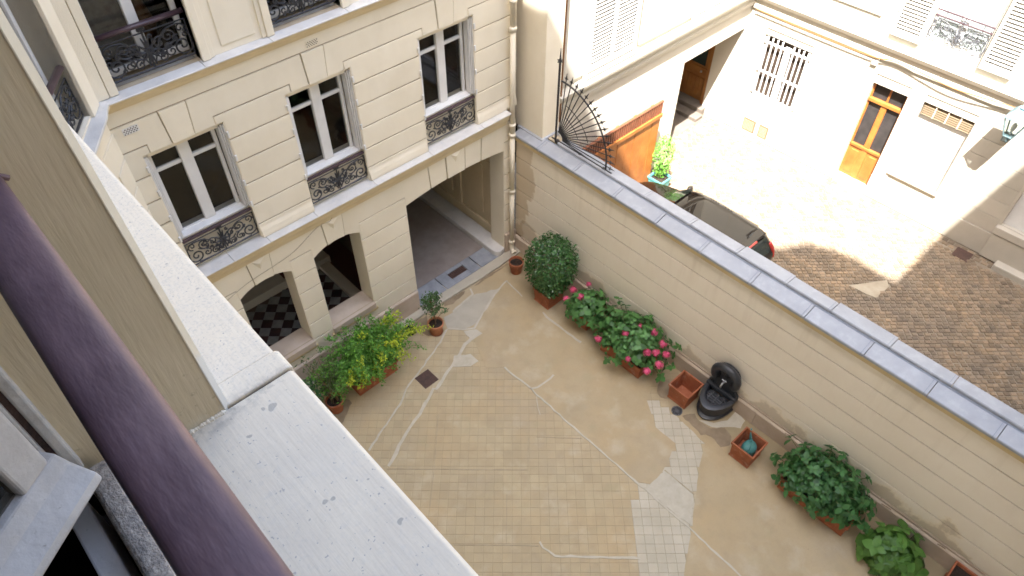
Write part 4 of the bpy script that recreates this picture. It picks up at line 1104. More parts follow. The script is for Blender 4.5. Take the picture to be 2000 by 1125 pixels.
# ================================================================== BOUNDARY WALL between the courts
BW = thing('boundary_wall', 'long cream garden wall with grooved courses and pale grey coping between the courts', 'wall', (0.25, -5, 0))
S1 = 12.2
part('wall_core', MB(FW).box(0.0, S1, .02, .50, 0.0, 3.13), 'wall_joint', BW)
zs = [0.53, 0.955, 1.385, 1.815, 2.235, 2.655, 3.062]
for za, zb in zip(zs, zs[1:]):
    part('wall_course', MB(FW).box(0.0, S1, 0.0, .05, za + .012, zb - .012), 'boundary_paint', BW, bevel=.005, seg=1)
part('coping_fillet', MB(FW).run([(.05, 3.055), (-.02, 3.055), (-.03, 3.07), (-.05, 3.085), (-.052, 3.165), (.05, 3.165)], 0, S1), 'ochre_paint', BW)
bounds = [0.0, .95, 2.1, 3.2, 4.45, 5.5, 6.5, 7.55, 8.7, 9.6, 10.9, S1]
for a, b in zip(bounds, bounds[1:]):
    part('plinth_block', MB(FW).run([(.06, 0.0), (-.045, 0.0), (-.045, .44), (-.02, .47), (.06, .47)], a + .003, b - .003), 'plinth_stone', BW, bevel=.004, seg=1)
    part('plinth_block', MB(FW).box(a + .2, b + .195 if b < S1 else b, -.012, .06, .473, .528), 'plinth_stone', BW)
# coping: two rows of slabs falling to both sides of a ridge
near = [-.02, .7, 1.65, 2.65, 3.62, 4.58, 5.58, 6.56, 7.56, 8.53, 9.50, 10.47, 11.4, S1]
for a, b in zip(near, near[1:]):
    dz = random.uniform(-.004, .004)
    part('coping_slab', MB(FW).run([(.205, 3.25 + dz), (.205, 3.295 + dz), (-.055, 3.232 + dz), (-.065, 3.218 + dz), (-.065, 3.175 + dz), (-.03, 3.166 + dz)], a + .004, b - .004), 'coping_zinc', BW, bevel=.005)
    part('lap_joint', MB(FW).run([(.2, 3.2995 + dz), (-.055, 3.238 + dz), (-.068, 3.22), (-.068, 3.19), (-.05, 3.19), (.2, 3.26)], b - .055, b - .049), 'coping_dark', BW)
fars = [.9, 2.1, 3.11, 4.11, 5.07, 6.02, 6.80, 7.77, 8.7, 9.7, 10.7, S1]
for i, (a, b) in enumerate(zip(fars, fars[1:])):
    over = .035 if i in (4, 6) else 0.0; dz = random.uniform(-.004, .004)
    part('coping_slab', MB(FW).run([(.235, 3.24 + dz), (.235, 3.335 + dz), (.25, 3.35 + dz), (.50 + over, 3.315 + dz), (.51 + over, 3.30 + dz), (.505 + over, 3.265 + dz)], a + .004, b - .004), 'coping_zinc', BW, bevel=.005)
    part('lap_joint', MB(FW).run([(.25, 3.3535 + dz), (.505, 3.3185 + dz), (.505, 3.26), (.25, 3.26)], b - .05, b - .045), 'coping_dark', BW)
part('ridge_groove', MB(FW).box(.0, S1, .203, .238, 3.2, 3.296), 'coping_dark', BW)
part('wall_core', MB(FW).box(0.0, S1, .30, .49, 3.1, 3.27), 'joint_shadow', BW)
# pier standing on the wall end
PR = thing('wall_pier', 'cream plastered pier rising from the wall end beside the downpipe', 'pier', (.4, -.2, 3.2))
part('shaft', MB().box(.175, .63, -.555, .75, 3.27, 14.0), 'facade_paint', PR, bevel=.012)
part('base_flashing', MB().run([(0, 0), (1, 0), (1, 1)], 0, 0) if False else MB().flat([(.12, -.60), (.69, -.60), (.69, .1), (.12, .1)], 3.19, 3.30), 'coping_zinc', PR, bevel=.012)
pb = part('corner_pipe', MB().tube([(.72, -.47, 3.4), (.72, -.47, 14)], .035, 10), 'wood_brown', PR, smooth=True)

# fan of iron spikes on the wall end
FNX = .30
fan = thing('spiked_fan', 'black iron quarter fan of spear spikes fixed on the wall end', 'railing', (FNX, -.8, 3.35))
c0 = Vector((FNX, -.86, 3.42))
part('post', MB().tube([(FNX, -.80, 3.3), (FNX, -.80, 5.02)], .022, 8), 'iron', fan)
mb = MB(); mb.tube([(FNX, -.80, 5.02), (FNX, -.80, 5.10), (FNX, -.80, 5.28)], .03, 8, r1=.004); mb.tube([(FNX, -.86, 5.03), (FNX, -.74, 5.03)], .014, 6); mb.tube([(FNX - .06, -.80, 5.03), (FNX + .06, -.80, 5.03)], .014, 6)
part('finial', mb, 'iron', fan)
def fp(r, a): return (FNX, c0.y - math.cos(a) * r, c0.z + math.sin(a) * r)
NS = 17
part('hub_arc', MB().tube([fp(.14, R(-6 + i * 98 / 10)) for i in range(11)], .017, 6), 'iron', fan)
part('outer_arc', MB().tube([fp(1.24, R(-6 + i * 96 / 28)) for i in range(29)], .017, 6), 'iron', fan)
part('middle_arc', MB().tube([fp(.80, R(20 + i * 60 / 18)) for i in range(19)], .007, 5), 'iron', fan)
part('inner_arc', MB().tube([fp(.55, R(25 + i * 50 / 18)) for i in range(19)], .007, 5), 'iron', fan)
for i in range(NS):
    a = R(-5 + 90 * i / (NS - 1))
    sp_ = part('spike', MB().tube([fp(.12, a), fp(1.36, a)], .0105, 6), 'iron', fan)
    tp = MB(); tp.tube([fp(1.33, a), fp(1.37, a), fp(1.46, a)], .026, 6, r1=.002)
    q1 = fp(1.34, a + .03); q2 = fp(1.34, a - .03); tp.tube([q1, q2], .009, 5)
    part('spear_tip', tp, 'iron', sp_)
part('base_bar', MB().tube([(FNX, -.7, 3.345), (FNX, -2.25, 3.345)], .016, 6), 'iron', fan)
for yy in (-.85, -1.45, -2.05): part('fixing_lug', MB().box(FNX - .03, FNX + .03, yy - .03, yy + .03, 3.29, 3.36), 'iron', fan)

# ================================================================== DOWNPIPE
PX_, PY_ = -0.205, -0.10
dp = thing('downpipe', 'cream painted downpipe in the corner between front and garden wall', 'pipe', (PX_, PY_, .1))
for z0, z1 in ((.42, 1.9), (1.9, 3.33), (3.33, 5.55), (5.55, 9.0)):
    part('pipe_length', MB().tube([(PX_, PY_, z0), (PX_, PY_, z1)], .05, 16), 'facade_paint', dp, smooth=True)
for z in (.43, 1.9, 3.33, 3.56, 5.55, 6.05):
    part('collar', MB().lathe((PX_, PY_, z), [(.05, -.05), (.062, -.045), (.064, -.01), (.072, 0), (.072, .03), (.06, .04), (.05, .045)], 16), 'facade_paint', dp, smooth=True)
    part('bracket', MB().box(PX_ - .012, PX_ + .012, PY_ + .04, .02, z - .09, z - .07), 'facade_paint', dp)
mb = MB(); mb.tube(smoothpts([(PX_, PY_, .44), (PX_, PY_, .30), (PX_ - .01, PY_ - .03, .21), (PX_ - .03, PY_ - .10, .17)], 5), .055, 16)
part('shoe', mb, 'facade_paint', dp, smooth=True)
mb = MB(); mb.tube([(PX_ - .03, PY_ - .085, .178), (PX_ - .034, PY_ - .115, .164)], .068, 16)
part('inspection_cap', mb, 'facade_paint', dp, bevel=.006)

# ================================================================== SUNNY FRONT with gate and side passage
B = thing('gate_building', 'sunlit pale building with louvred shutters and a dark doorway passage', 'building', (4, .3, 0))
GX = (1.85, 4.50); BP = (5.04, 7.47)
opsB = [(BP[0], BP[1], G2 - .1, 2.95, 0)]
part('facade_wall', core_wall(FB, .64, 7.56, 0, 16.0, opsB, .02, .45), 'sunny_plaster', B)
zs = [.17, .60, 1.0, 1.40, 1.80, 2.22, 2.58, 2.95, 3.28, 3.56]
for za, zb in zip(zs, zs[1:]):
    cuts = [BP] if za < 2.9 else []
    course_pieces(FB, B, 'stone_course', 'sunny_plaster', za, zb, minus(.64, 7.56, cuts), 0.0, .05, .012)
part('cornice', MB(FB).run([(.03, 3.57), (-.05, 3.57), (-.06, 3.66), (-.03, 3.70), (-.03, 3.78), (-.10, 3.82), (-.16, 3.90), (-.17, 3.97), (0.03, 4.02)], .66, 7.56), 'sunny_plaster', B)
for a, b in ((3.12, 5.0), (.75, 1.45)):
    part('wall_panel', MB(FB).box(a, b, -.025, .03, 4.12, 8.0), 'sunny_plaster', B, bevel=.012)
def shutter(parent, f, s0, s1, z0, z1, d0, label=None):
    fr_ = MB(f)
    fr_.box(s0, s0 + .06, d0, d0 + .04, z0, z1); fr_.box(s1 - .06, s1, d0, d0 + .04, z0, z1)
    fr_.box(s0 + .06, s1 - .06, d0, d0 + .04, z0, z0 + .12); fr_.box(s0 + .06, s1 - .06, d0, d0 + .04, z1 - .08, z1)
    sh = part('shutter', fr_, 'shutter_paint', parent, bevel=.004, seg=1)
    n = int((z1 - z0 - .2) / .075)
    for i in range(n):
        z = z0 + .13 + i * .075
        mb = MB(f); mb.add([(s0 + .058, d0 - .008, z), (s1 - .058, d0 - .008, z), (s1 - .058, d0 + .046, z + .042), (s0 + .058, d0 + .046, z + .042),
                            (s0 + .058, d0 - .002, z), (s1 - .058, d0 - .002, z), (s1 - .058, d0 + .052, z + .042), (s0 + .058, d0 + .052, z + .042)],
                           [(0, 1, 2, 3), (7, 6, 5, 4), (0, 4, 5, 1), (3, 2, 6, 7), (0, 3, 7, 4), (1, 5, 6, 2)])
        part('slat', mb, 'shutter_paint', sh)
    part('slat_shadow_back', MB(f).box(s0 + .05, s1 - .05, d0 + .054, d0 + .058, z0, z1), 'joint_shadow', sh)  # dark sheet standing in for the shadow lines between the slats
    return sh
for a, c, b in ((1.52, 2.2, 2.90), (5.05, 5.72, 6.4)):
    for p, q in ((a, c - .008), (c + .008, b)): shutter(B, FB, p, q, 4.14, 6.1, -.062)
    part('architrave', MB(FB).box(a - .1, a - .005, -.06, .02, 4.03, 6.2), 'sunny_plaster', B, bevel=.008)
    part('architrave', MB(FB).box(b + .005, b + .1, -.06, .02, 4.03, 6.2), 'sunny_plaster', B, bevel=.008)
    part('window_sill', MB(FB).box(a - .08, b + .08, -.1, .02, 4.025, 4.10), 'sunny_plaster', B, bevel=.008)
# wooden screen standing in front of it
YG = -.80; FX0, FX1 = .56, 3.84; FT = 2.66
SF = thing('wooden_screen', 'tall varnished brown wooden screen with a dark slatted top behind the garden wall', 'fence', (2.2, YG, G2))
FG = lambda s, d, z: (s, YG + d, z)
n = 11
for i in range(n):
    a = FX0 + (FX1 - FX0) * i / n; b = FX0 + (FX1 - FX0) * (i + 1) / n
    part('board', MB(FG).box(a + .004, b - .004, .012 + .004 * (i % 2), .04, G2 + .05, FT - .34), 'wood_orange', SF, bevel=.006)
for i in range(0, n + 1, 2):
    x = min(max(FX0 + (FX1 - FX0) * i / n, FX0 + .05), FX1 - .05)
    part('post', MB(FG).box(x - .045, x + .045, .041, .10, G2, FT - .02), 'wood_orange', SF, bevel=.008)
for z in (FT - .36,): part('rail', MB(FG).box(FX0, FX1, -.035, .02, z - .05, z + .05), 'wood_orange', SF, bevel=.008)
part('top_rail', MB(FG).box(FX0, FX1, -.01, .05, FT - .03, FT + .01), 'wood_red', SF, bevel=.006)
k = int((FX1 - FX0) / .078)
for i in range(k):
    x = FX0 + .02 + i * .078
    part('slat', MB(FG).box(x, x + .04, -.005, .025, FT - .31, FT - .03), 'wood_red', SF)
# open side passage, a panelled door up two steps on its right hand side
bp = part('side_passage', MB().box(BP[0] - .06, BP[0] - .0, .065, 4.0, G2, 3.2), 'sunny_stone', B)
part('passage_ceiling', MB().box(BP[0] - .06, 7.9, .065, 4.0, 2.96, 3.05), 'sunny_stone', bp)
part('passage_end', MB().box(BP[0] - .06, 7.9, 4.0, 4.05, G2 - .1, 3.05), 'hall_wall', bp)
part('side_wall', MB().box(7.462, 7.55, -.36, .30, G2 - .1, 2.955), 'sunny_plaster', bp)
part('side_wall', MB().box(7.462, 7.55, 1.32, 4.0, G2 - .1, 2.955), 'sunny_plaster', bp)
part('passage_paving', MB().box(BP[0], 7.9, .06, 4.0, G2 - .05, G2 + .006), 'dark_step', bp)
dk = part('passage_door', MB().box(7.62, 7.67, .30, 1.32, .40, 2.9), 'wood_brown', bp)
part('door_jamb', MB().box(7.50, 7.68, .30, .42, .40, 2.9), 'wood_brown', dk, bevel=.01)
part('door_jamb', MB().box(7.50, 7.68, 1.22, 1.32, .40, 2.9), 'wood_brown', dk, bevel=.01)
part('door_pane', MB().box(7.605, 7.63, .56, 1.10, 1.45, 2.6), 'car_glass', dk)
part('lock_rail', MB().box(7.60, 7.63, .44, 1.20, 1.14, 1.38), 'wood_brown', dk, bevel=.01)
for k in range(5): part('door_board', MB().box(7.602, 7.63, .50 + k * .13, .61 + k * .13, .52, 1.08), 'wood_brown', dk, bevel=.008)
part('door_knob', MB().lathe((7.57, .62, 1.28), [(0, .03), (.03, .015), (.03, -.015), (0, -.03)], 10), 'alloy', dk, smooth=True)
part('step', MB().box(7.28, 7.66, .18, 1.4, G2 - .02, .395), 'dark_step', bp, bevel=.012)
part('step', MB().box(6.96, 7.28, .10, 1.5, G2 - .02, .28), 'dark_step', bp, bevel=.012)
part('roof', MB().box(.6, 7.6, -.6, 3, 16.0, 16.3), 'roof_slate', B)

# ================================================================== SUNNY FRONT with barred window and orange door
C = thing('door_building', 'bright sunlit building with white barred window, orange glazed door and lantern', 'building', (8.0, -4, 0))
CWn = (.93, 2.20, 1.31, 2.98); OD = (3.78, 4.60, G2, 2.92); LV = (4.95, 6.06, 1.08, 2.97); RD = (7.47, 8.7, 1.08, 3.2)
UWn = (4.40, 5.55, 4.22, 6.5)
ops = [(*CWn, 0), (*OD, 0), (*LV, 0), (*RD, 0), (*UWn, 0)]
part('facade_wall', core_wall(FC, -.29, 12.0, 0, 15.0, ops, .02, .45), 'sunny_plaster', C)
zs = [.17, .78, 1.18, 1.57, 1.965, 2.36, 2.75, 3.14, 3.50]
for za, zb in zip(zs, zs[1:]):
    cuts = [(o[0], o[1]) for o in (CWn, OD, LV, RD) if o[2] < zb - .05 and o[3] > za + .05]
    # openings that end inside a course are cut at course resolution by their own surrounds
    for a, b in minus(.38, 12.0, cuts):
        joints = [a] + [x for x in (2.9, 6.6) if a + .3 < x < b - .3] + [b] if za < .3 else [a, b]
        for p, q_ in zip(joints, joints[1:]):
            part('stone_course', MB(FC).box(p, q_, -.02 if za < .3 else 0.0, .05, za + .006, zb - .006), 'sunny_stone' if q_ > 6.0 and p > 3 else 'sunny_plaster', C, bevel=.005, seg=1)
part('cornice', MB(FC).run([(.03, 3.51), (-.05, 3.51), (-.055, 3.58), (-.03, 3.62), (-.03, 3.72), (-.11, 3.77), (-.15, 3.86), (.03, 3.90)], .42, 12.0), 'sunny_plaster', C)
part('junction_box', MB(FC).box(3.58, 3.72, -.06, .0, 3.32, 3.50), 'sunny_plaster', C, bevel=.01)
# barred window
part('window_back', MB(FC).box(CWn[0], CWn[1], .16, .2, CWn[2], CWn[3]), 'dark_room', C)
wn = part('window', MB(FC).box(CWn[0], CWn[0] + .06, .06, .14, CWn[2], CWn[3]).box(CWn[1] - .06, CWn[1], .06, .14, CWn[2], CWn[3]).box(CWn[0], CWn[1], .06, .14, CWn[2], CWn[2] + .06), 'white_paint', C)
part('mullion', MB(FC).box(1.50, 1.66, .03, .10, CWn[2], CWn[3] - .14), 'white_paint', wn, bevel=.006)
for z in (2.03, 2.79): part('cross_bar', MB(FC).box(CWn[0], CWn[1], .015, .055, z - .022, z + .022), 'white_paint', wn, bevel=.004)
for a, b in ((CWn[0], 1.50), (1.66, CWn[1])):
    for k in range(4):
        s = a + (b - a) * (k + .6) / 4.2
        mb = MB(FC); mb.tube([(s, .03, CWn[2] + .01), (s, .03, 2.86), (s, .03, 2.94)], .023, 8); mb.tube([(s, .03, 2.85), (s, .03, 2.95)], .02, 8, r1=.003)
        part('window_bar', mb, 'white_paint', wn)
# low vents
for a, b in ((.99, 1.36), (1.48, 1.75)):
    v = part('vent_grille', MB(FC).box(a, b, -.03, .0, .29, .65), 'louvre_tan', C)
    mb = MB(FC)
    for i in range(7):
        for j in range(7): mb.box(a + .03 + i * (b - a - .06) / 7, a + .03 + (i + .6) * (b - a - .06) / 7, -.034, -.029, .32 + j * .043, .345 + j * .043)
    part('vent_holes', mb, 'joint_shadow', v)
# orange glazed door
d0 = .14
od = part('orange_door', MB(FC).box(OD[0], OD[0] + .045, d0 - .02, d0 + .06, .36, OD[3]).box(OD[1] - .045, OD[1], d0 - .02, d0 + .06, .36, OD[3]).box(OD[0], OD[1], d0 - .02, d0 + .06, OD[3] - .04, OD[3]), 'wood_orange', C)
part('transom_bar', MB(FC).box(OD[0] - .0, OD[1] + .0, d0 - .06, d0 + .06, 2.43, 2.52), 'wood_orange', od, bevel=.012)
part('transom_mullion', MB(FC).box(4.17, 4.21, d0, d0 + .04, 2.52, 2.88), 'wood_orange', od)
part('transom_pane', MB(FC).box(OD[0] + .04, OD[1] - .04, d0 + .02, d0 + .026, 2.52, 2.88), 'dark_pane', od)
part('door_stile', MB(FC).box(4.12, 4.26, d0 - .03, d0 + .03, .36, 2.43), 'wood_orange', od, bevel=.01)
for a, b in ((OD[0] + .04, 4.12), (4.26, OD[1] - .04)):
    part('door_pane', MB(FC).box(a, b, d0 + .012, d0 + .02, 1.25, 2.43), 'dark_pane', od)
    part('door_panel', MB(FC).box(a, b, d0 - .015, d0 + .03, .36, 1.22), 'wood_orange', od, bevel=.008)
    part('raised_panel', MB(FC).box(a + .06, b - .06, d0 - .03, d0, .46, 1.1), 'wood_orange', od, bevel=.012)
part('lock_rail', MB(FC).box(OD[0] + .02, OD[1] - .02, d0 - .05, d0 + .02, 1.20, 1.27), 'wood_orange', od, bevel=.01)
part('door_step', MB(FC).box(OD[0], OD[1], -.06, .2, G2 - .02, .355), 'sunny_stone', C, bevel=.01)
part('door_back', MB(FC).box(OD[0], OD[1], .26, .3, G2, OD[3]), 'dark_room', C)
# louvred opening with white roller panel
lv = part('roller_panel', MB(FC).box(LV[0], LV[1], .13, .18, LV[2], 2.66), 'white_paint', C, bevel=.004)
for k in range(4):
    a = LV[0] + .02 + k * (LV[1] - LV[0] - .02) / 4; b = a + (LV[1] - LV[0] - .1) / 4
    for i in range(6):
        z = 2.67 + i * .048
        mb = MB(FC); mb.add([(a, .05, z), (b, .05, z), (b, .10, z + .04), (a, .10, z + .04), (a, .055, z - .006), (b, .055, z - .006), (b, .105, z + .034), (a, .105, z + .034)],
                            [(0, 1, 2, 3), (7, 6, 5, 4), (0, 4, 5, 1), (3, 2, 6, 7), (0, 3, 7, 4), (1, 5, 6, 2)])
        part('louvre_slat', mb, 'louvre_tan', lv)
    part('louvre_post', MB(FC).box(b + .002, b + .026, .04, .12, 2.66, LV[3]), 'sunny_stone', lv)
part('louvre_back', MB(FC).box(LV[0], LV[1], .2, .24, LV[2], LV[3]), 'wood_brown', C)
part('panel_sill', MB(FC).box(LV[0] - .05, LV[1] + .05, -.05, .1, 1.02, 1.075), 'sunny_plaster', C, bevel=.008)
# grey-white door in the shaded end with stone base
rd = part('shaded_door', MB(FC).box(RD[0] + .06, RD[1], .1, .16, RD[2], RD[3]), 'white_paint', C, bevel=.006)
part('door_frame', MB(FC).box(RD[0], RD[0] + .06, .0, .18, RD[2], RD[3]), 'sunny_stone', rd)
part('door_sill', MB(FC).box(RD[0], RD[1], -.12, .14, .88, 1.06), 'sunny_stone', C, bevel=.012)
part('base_stone', MB(FC).box(RD[0] + .02, RD[1], -.09, .02, .2, .86), 'sunny_stone', C, bevel=.012)
part('base_stone', MB(FC).box(RD[0] + .4, 9.4, -.30, -.06, .1, .30), 'sunny_stone', C, bevel=.02)
# upper window with railing and shutters folded open
uw = window(C, FC, UWn[0], UWn[1], UWn[2], UWn[3], .10, None, pane='clear_glass')
part('curtain', MB(FC).box(UWn[0], UWn[1], .145, .16, UWn[2], UWn[3]), 'white_paint', C)
ug = part('balustrade', scrollwork(FC, UWn[0] + .02, UWn[1] - .02, 4.25, 4.72, .02, .008, 2), 'iron_grey', C)
for z in (4.76, 4.88): part('handrail', MB(FC).tube([(UWn[0], .02, z), (UWn[1], .02, z)], .018, 8), 'rail_paint_far', ug)
for k in range(3): part('rail_bracket', MB(FC).tube([(UWn[0] + .2 + k * .38, .02, 4.72), (UWn[0] + .2 + k * .38, .02, 4.88)], .01, 6), 'iron_grey', ug)
shutter(C, FC, 3.72, 4.36, 4.1, 6.4, -.064); shutter(C, FC, 5.60, 6.24, 4.1, 6.4, -.064)
for a, b in ((1.2, 1.95), (2.1, 3.4)): part('wall_panel', MB(FC).box(a, b, -.02, .03, 4.35, 8), 'sunny_plaster', C, bevel=.01)
part('roof', MB().box(7.3, 11, -12, 2, 15.0, 15.3), 'roof_slate', C)
pts = [(7.47, -.55, 3.52), (7.48, -1.8, 3.49), (7.48, -3.5, 3.5), (7.46, -4.2, 3.62), (7.42, -5.4, 3.56), (7.44, -6.6, 3.66), (7.44, -8, 3.62)]
single('cable', MB().tube(smoothpts(pts), .012, 6), 'wood_brown', (7.45, -4, 3.5), 'brown cable running along the sunlit string course above the orange door', 'cable')

# wall lantern
LN = thing('wall_lantern', 'blue green four sided lantern on a bracket from the sunlit wall', 'lantern', (7.0, -6.80, 3.3))
lc = (7.0, -6.80, 0)
def sq(r, z, k=4, rot=math.pi / 4): return [(lc[0] + math.cos(rot + i * 2 * math.pi / k) * r, lc[1] + math.sin(rot + i * 2 * math.pi / k) * r, z) for i in range(k)]
bt, tp_ = sq(.12, 3.33), sq(.28, 3.74)
for i in range(4):
    part('corner_bar', MB().tube([bt[i], tp_[i]], .014, 6), 'lantern_metal', LN)
    j = (i + 1) % 4
    mb = MB(); n_ = [Vector(p) for p in (bt[i], bt[j], tp_[j], tp_[i])]; cc = sum(n_, Vector()) / 4
    ins = [cc + (p - cc) * .93 for p in n_]; nrm = (n_[1] - n_[0]).cross(n_[3] - n_[0]).normalized() * .004
    mb.add([tuple(p) for p in ins] + [tuple(p + nrm) for p in ins], [(0, 1, 2, 3), (7, 6, 5, 4), (0, 4, 5, 1), (1, 5, 6, 2), (2, 6, 7, 3), (3, 7, 4, 0)])
    part('lantern_pane', mb, 'clear_glass', LN)
    part('frame_bar', MB().tube([tp_[i], tp_[j]], .016, 6), 'lantern_metal', LN)
    part('frame_bar', MB().tube([bt[i], bt[j]], .014, 6), 'lantern_metal', LN)
part('lantern_cap', MB().lathe(lc, [(.31, 3.735), (.30, 3.76), (.15, 3.92), (.09, 3.92), (.11, 3.95), (.07, 4.02), (.02, 4.04), (.025, 4.08), (0, 4.12)], 4, math.pi / 4, math.pi / 4 + 2 * math.pi), 'lantern_metal', LN)
part('bulb', MB().lathe(lc, [(0, 3.62), (.04, 3.58), (.05, 3.52), (.025, 3.42), (.02, 3.36)], 10), 'white_paint', LN, smooth=True)
mb = MB(); mb.tube(smoothpts([(7.56, -6.70, 2.98), (7.35, -6.72, 3.02), (7.1, -6.735, 3.14), (7.0, -6.80, 3.34)]), .018, 8); mb.tube([(7.0, -6.80, 3.2), (7.0, -6.80, 3.34)], .05, 8, r1=.1)
part('bracket', mb, 'lantern_metal', LN)
part('wall_plate', MB().box(7.53, 7.558, -6.76, -6.64, 2.86, 3.10), 'lantern_metal', LN, bevel=.006)

# unseen building closing both courts, placed to cast the far court's shadow edge
RB = thing('end_building', 'unseen pale building closing the courts, placed for the shadow edge it casts', 'building', (0, -12.2, 0))
part('facade_wall', MB().box(-8.0, 8.0, -12.4, -11.95, 0, 20.0), 'sunny_plaster', RB)

# ================================================================== CAR behind the garden wall
CX, CY0, CY1 = 2.42, -0.95, -4.66          # nose towards the gate, tail towards the camera's right
car = thing('parked_car', 'black hatchback parked behind the garden wall, tail lights towards the shade', 'car', (CX, (CY0 + CY1) / 2, G2))
LEN = CY0 - CY1
# longitudinal sections: (t from tail 0 to nose 1, half width, sill z, belt z, roof half width, roof z)
secs = [(0.00, .62, .42, .82, .58, .84), (0.012, .76, .34, .92, .70, .96), (0.035, .81, .28, 1.00, .72, 1.06), (0.085, .85, .26, 1.02, .68, 1.43), (0.13, .86, .26, 1.02, .665, 1.48), (0.30, .88, .26, 1.01, .66, 1.52),
        (0.45, .88, .26, 1.0, .655, 1.53), (0.55, .88, .26, .99, .66, 1.49), (0.64, .875, .26, .98, .70, 1.28), (0.72, .87, .26, .965, .76, 1.03), (0.85, .84, .28, .90, .74, .955), (0.94, .77, .32, .80, .66, .85), (0.985, .66, .38, .68, .56, .72), (1.0, .55, .45, .60, .48, .62)]
mb = MB(); ring = []
for t, hw, sz, bz, rw, rz in secs:
    yy = CY1 + LEN * t
    prof = [(-hw * .92, sz), (-hw, sz + .14), (-hw * 1.0, (sz + bz) / 2), (-hw * .985, bz), (-rw, bz + (rz - bz) * .78), (-rw * .86, rz - .02 * (rz > 1.1)), (-rw * .45, rz + .012), (0, rz + .018)]
    prof = prof + [(-x, z) for x, z in prof[-2::-1]]
    ring.append([(CX + x, yy, G2 + z) for x, z in prof])
n = len(ring[0]); vs = [p for r_ in ring for p in r_]
fs = [(i * n + j, i * n + j + 1, (i + 1) * n + j + 1, (i + 1) * n + j) for i in range(len(ring) - 1) for j in range(n - 1)]
fs += [tuple(range(n)), tuple((len(ring) - 1) * n + j for j in range(n - 1, -1, -1))]
fs += [((i + 1) * n, (i + 1) * n + n - 1, i * n + n - 1, i * n) for i in range(len(ring) - 1)]
mb.add(vs, fs)
body = part('body', mb, 'car_paint', car, smooth=True)
sd = body.modifiers.new('sub', 'SUBSURF'); sd.levels = 2; sd.render_levels = 2
def carp(t, side, k):          # a point on the body side between belt (0) and roof edge (1)
    for a, b in zip(secs, secs[1:]):
        if a[0] <= t <= b[0]:
            q = (t - a[0]) / (b[0] - a[0]); v = [x + (y - x) * q for x, y in zip(a, b)]; break
    _, hw, sz, bz, rw, rz = v
    x = hw * .985 + (rw - hw * .985) * k * .9; z = bz + (rz - bz) * .78 * k
    return (CX + side * (x + .012), CY1 + LEN * t, G2 + z)
for side in (-1, 1):
    for t0, t1 in ((.15, .335), (.35, .52), (.53, .64)):
        ts = [t0 + (t1 - t0) * i / 6 for i in range(7)]
        mb = MB(); lo = [carp(t, side, .10) for t in ts]; hi = [carp(t, side, .88) for t in ts]
        mb.add(lo + hi, [(i, i + 1, i + 8, i + 7) for i in range(6)])
        part('side_window', mb, 'car_glass', car, smooth=True)
    mb = MB(); mb.lathe((CX + side * .98, CY1 + LEN * .665, G2 + 1.02), [(0, .08), (.08, .06), (.1, 0), (.08, -.06), (0, -.08)], 12, sx=1.0, sy=.6); part('wing_mirror', mb, 'car_paint', car, smooth=True)
    for t in (.17, .81):
        yy = CY1 + LEN * t
        wh = MB()
        pr = [(.18, -.10), (.29, -.105), (.315, -.07), (.32, 0), (.315, .07), (.29, .105), (.18, .10)]
        for i in range(24):
            pass
        base = []
        w_ = MB(lambda a, b, c, side=side, yy=yy: (CX + side * (.80 + c), yy + a, G2 + .32 + b)); w_.lathe((0, 0, 0), pr, 28)
        ty = part('wheel', w_, 'rubber', car, smooth=True)
        w_ = MB(lambda a, b, c, side=side, yy=yy: (CX + side * (.80 + c), yy + a, G2 + .32 + b)); w_.lathe((0, 0, 0), [(0, .06), (.05, .075), (.17, .06), (.20, .09)], 20); part('rim', w_, 'alloy', ty, smooth=True)
# rear screen, windscreen, lights, plate
def glasspane(name, t0, t1, w0, w1, off):
    mb = MB(); rows = []
    for i in range(5):
        t = t0 + (t1 - t0) * i / 4
        for a, b in zip(secs, secs[1:]):
            if a[0] <= t <= b[0]:
                q = (t - a[0]) / (b[0] - a[0]); rz = a[5] + (b[5] - a[5]) * q; break
        hw = w0 + (w1 - w0) * i / 4
        rows += [(CX + hw * k / 4, CY1 + LEN * t + off[0], G2 + rz + off[1] - abs(k) ** 2 * .004) for k in range(-4, 5)]
    mb.add(rows, [(i * 9 + j, i * 9 + j + 1, i * 9 + j + 10, i * 9 + j + 9) for i in range(4) for j in range(8)])
    return part(name, mb, 'car_glass', car, smooth=True)
glasspane('rear_screen', .032, .078, .60, .54, (-.035, .02))
glasspane('windscreen', .575, .715, .60, .70, (.02, .035))
for side in (-1, 1):
    mb = MB(); mb.tube(smoothpts([(CX + side * .675, CY1 + .20, G2 + 1.14), (CX + side * .70, CY1 + .10, G2 + 1.0), (CX + side * .71, CY1 + .05, G2 + .82)], 5), .06, 10, squash=.7); part('tail_light', mb, 'tail_red', car, smooth=True)
    mb = MB(); mb.lathe((CX + side * .56, CY0 - .16, G2 + .70), [(0, .07), (.1, .05), (.14, 0), (.1, -.05), (0, -.07)], 14, sy=.8); part('headlight', mb, 'clear_glass', car, smooth=True)
part('bumper', MB().box(CX - .74, CX + .74, CY1 - .03, CY1 + .12, G2 + .38, G2 + .58), 'car_trim', car, bevel=.04, seg=4)
part('spoiler', MB().box(CX - .52, CX + .52, CY1 + .27, CY1 + .46, G2 + 1.435, G2 + 1.465), 'car_paint', car, bevel=.012)
part('brake_light', MB().box(CX - .17, CX + .17, CY1 + .235, CY1 + .285, G2 + 1.41, G2 + 1.46), 'tail_red', car, bevel=.012)
part('number_plate', MB().box(CX - .26, CX + .26, CY1 - .045, CY1 - .032, G2 + .62, G2 + .72), 'plate_white', car)
part('wiper', MB().tube([(CX, CY1 + .14, G2 + 1.09), (CX + .32, CY1 + .27, G2 + 1.26)], .009, 6), 'car_trim', car)

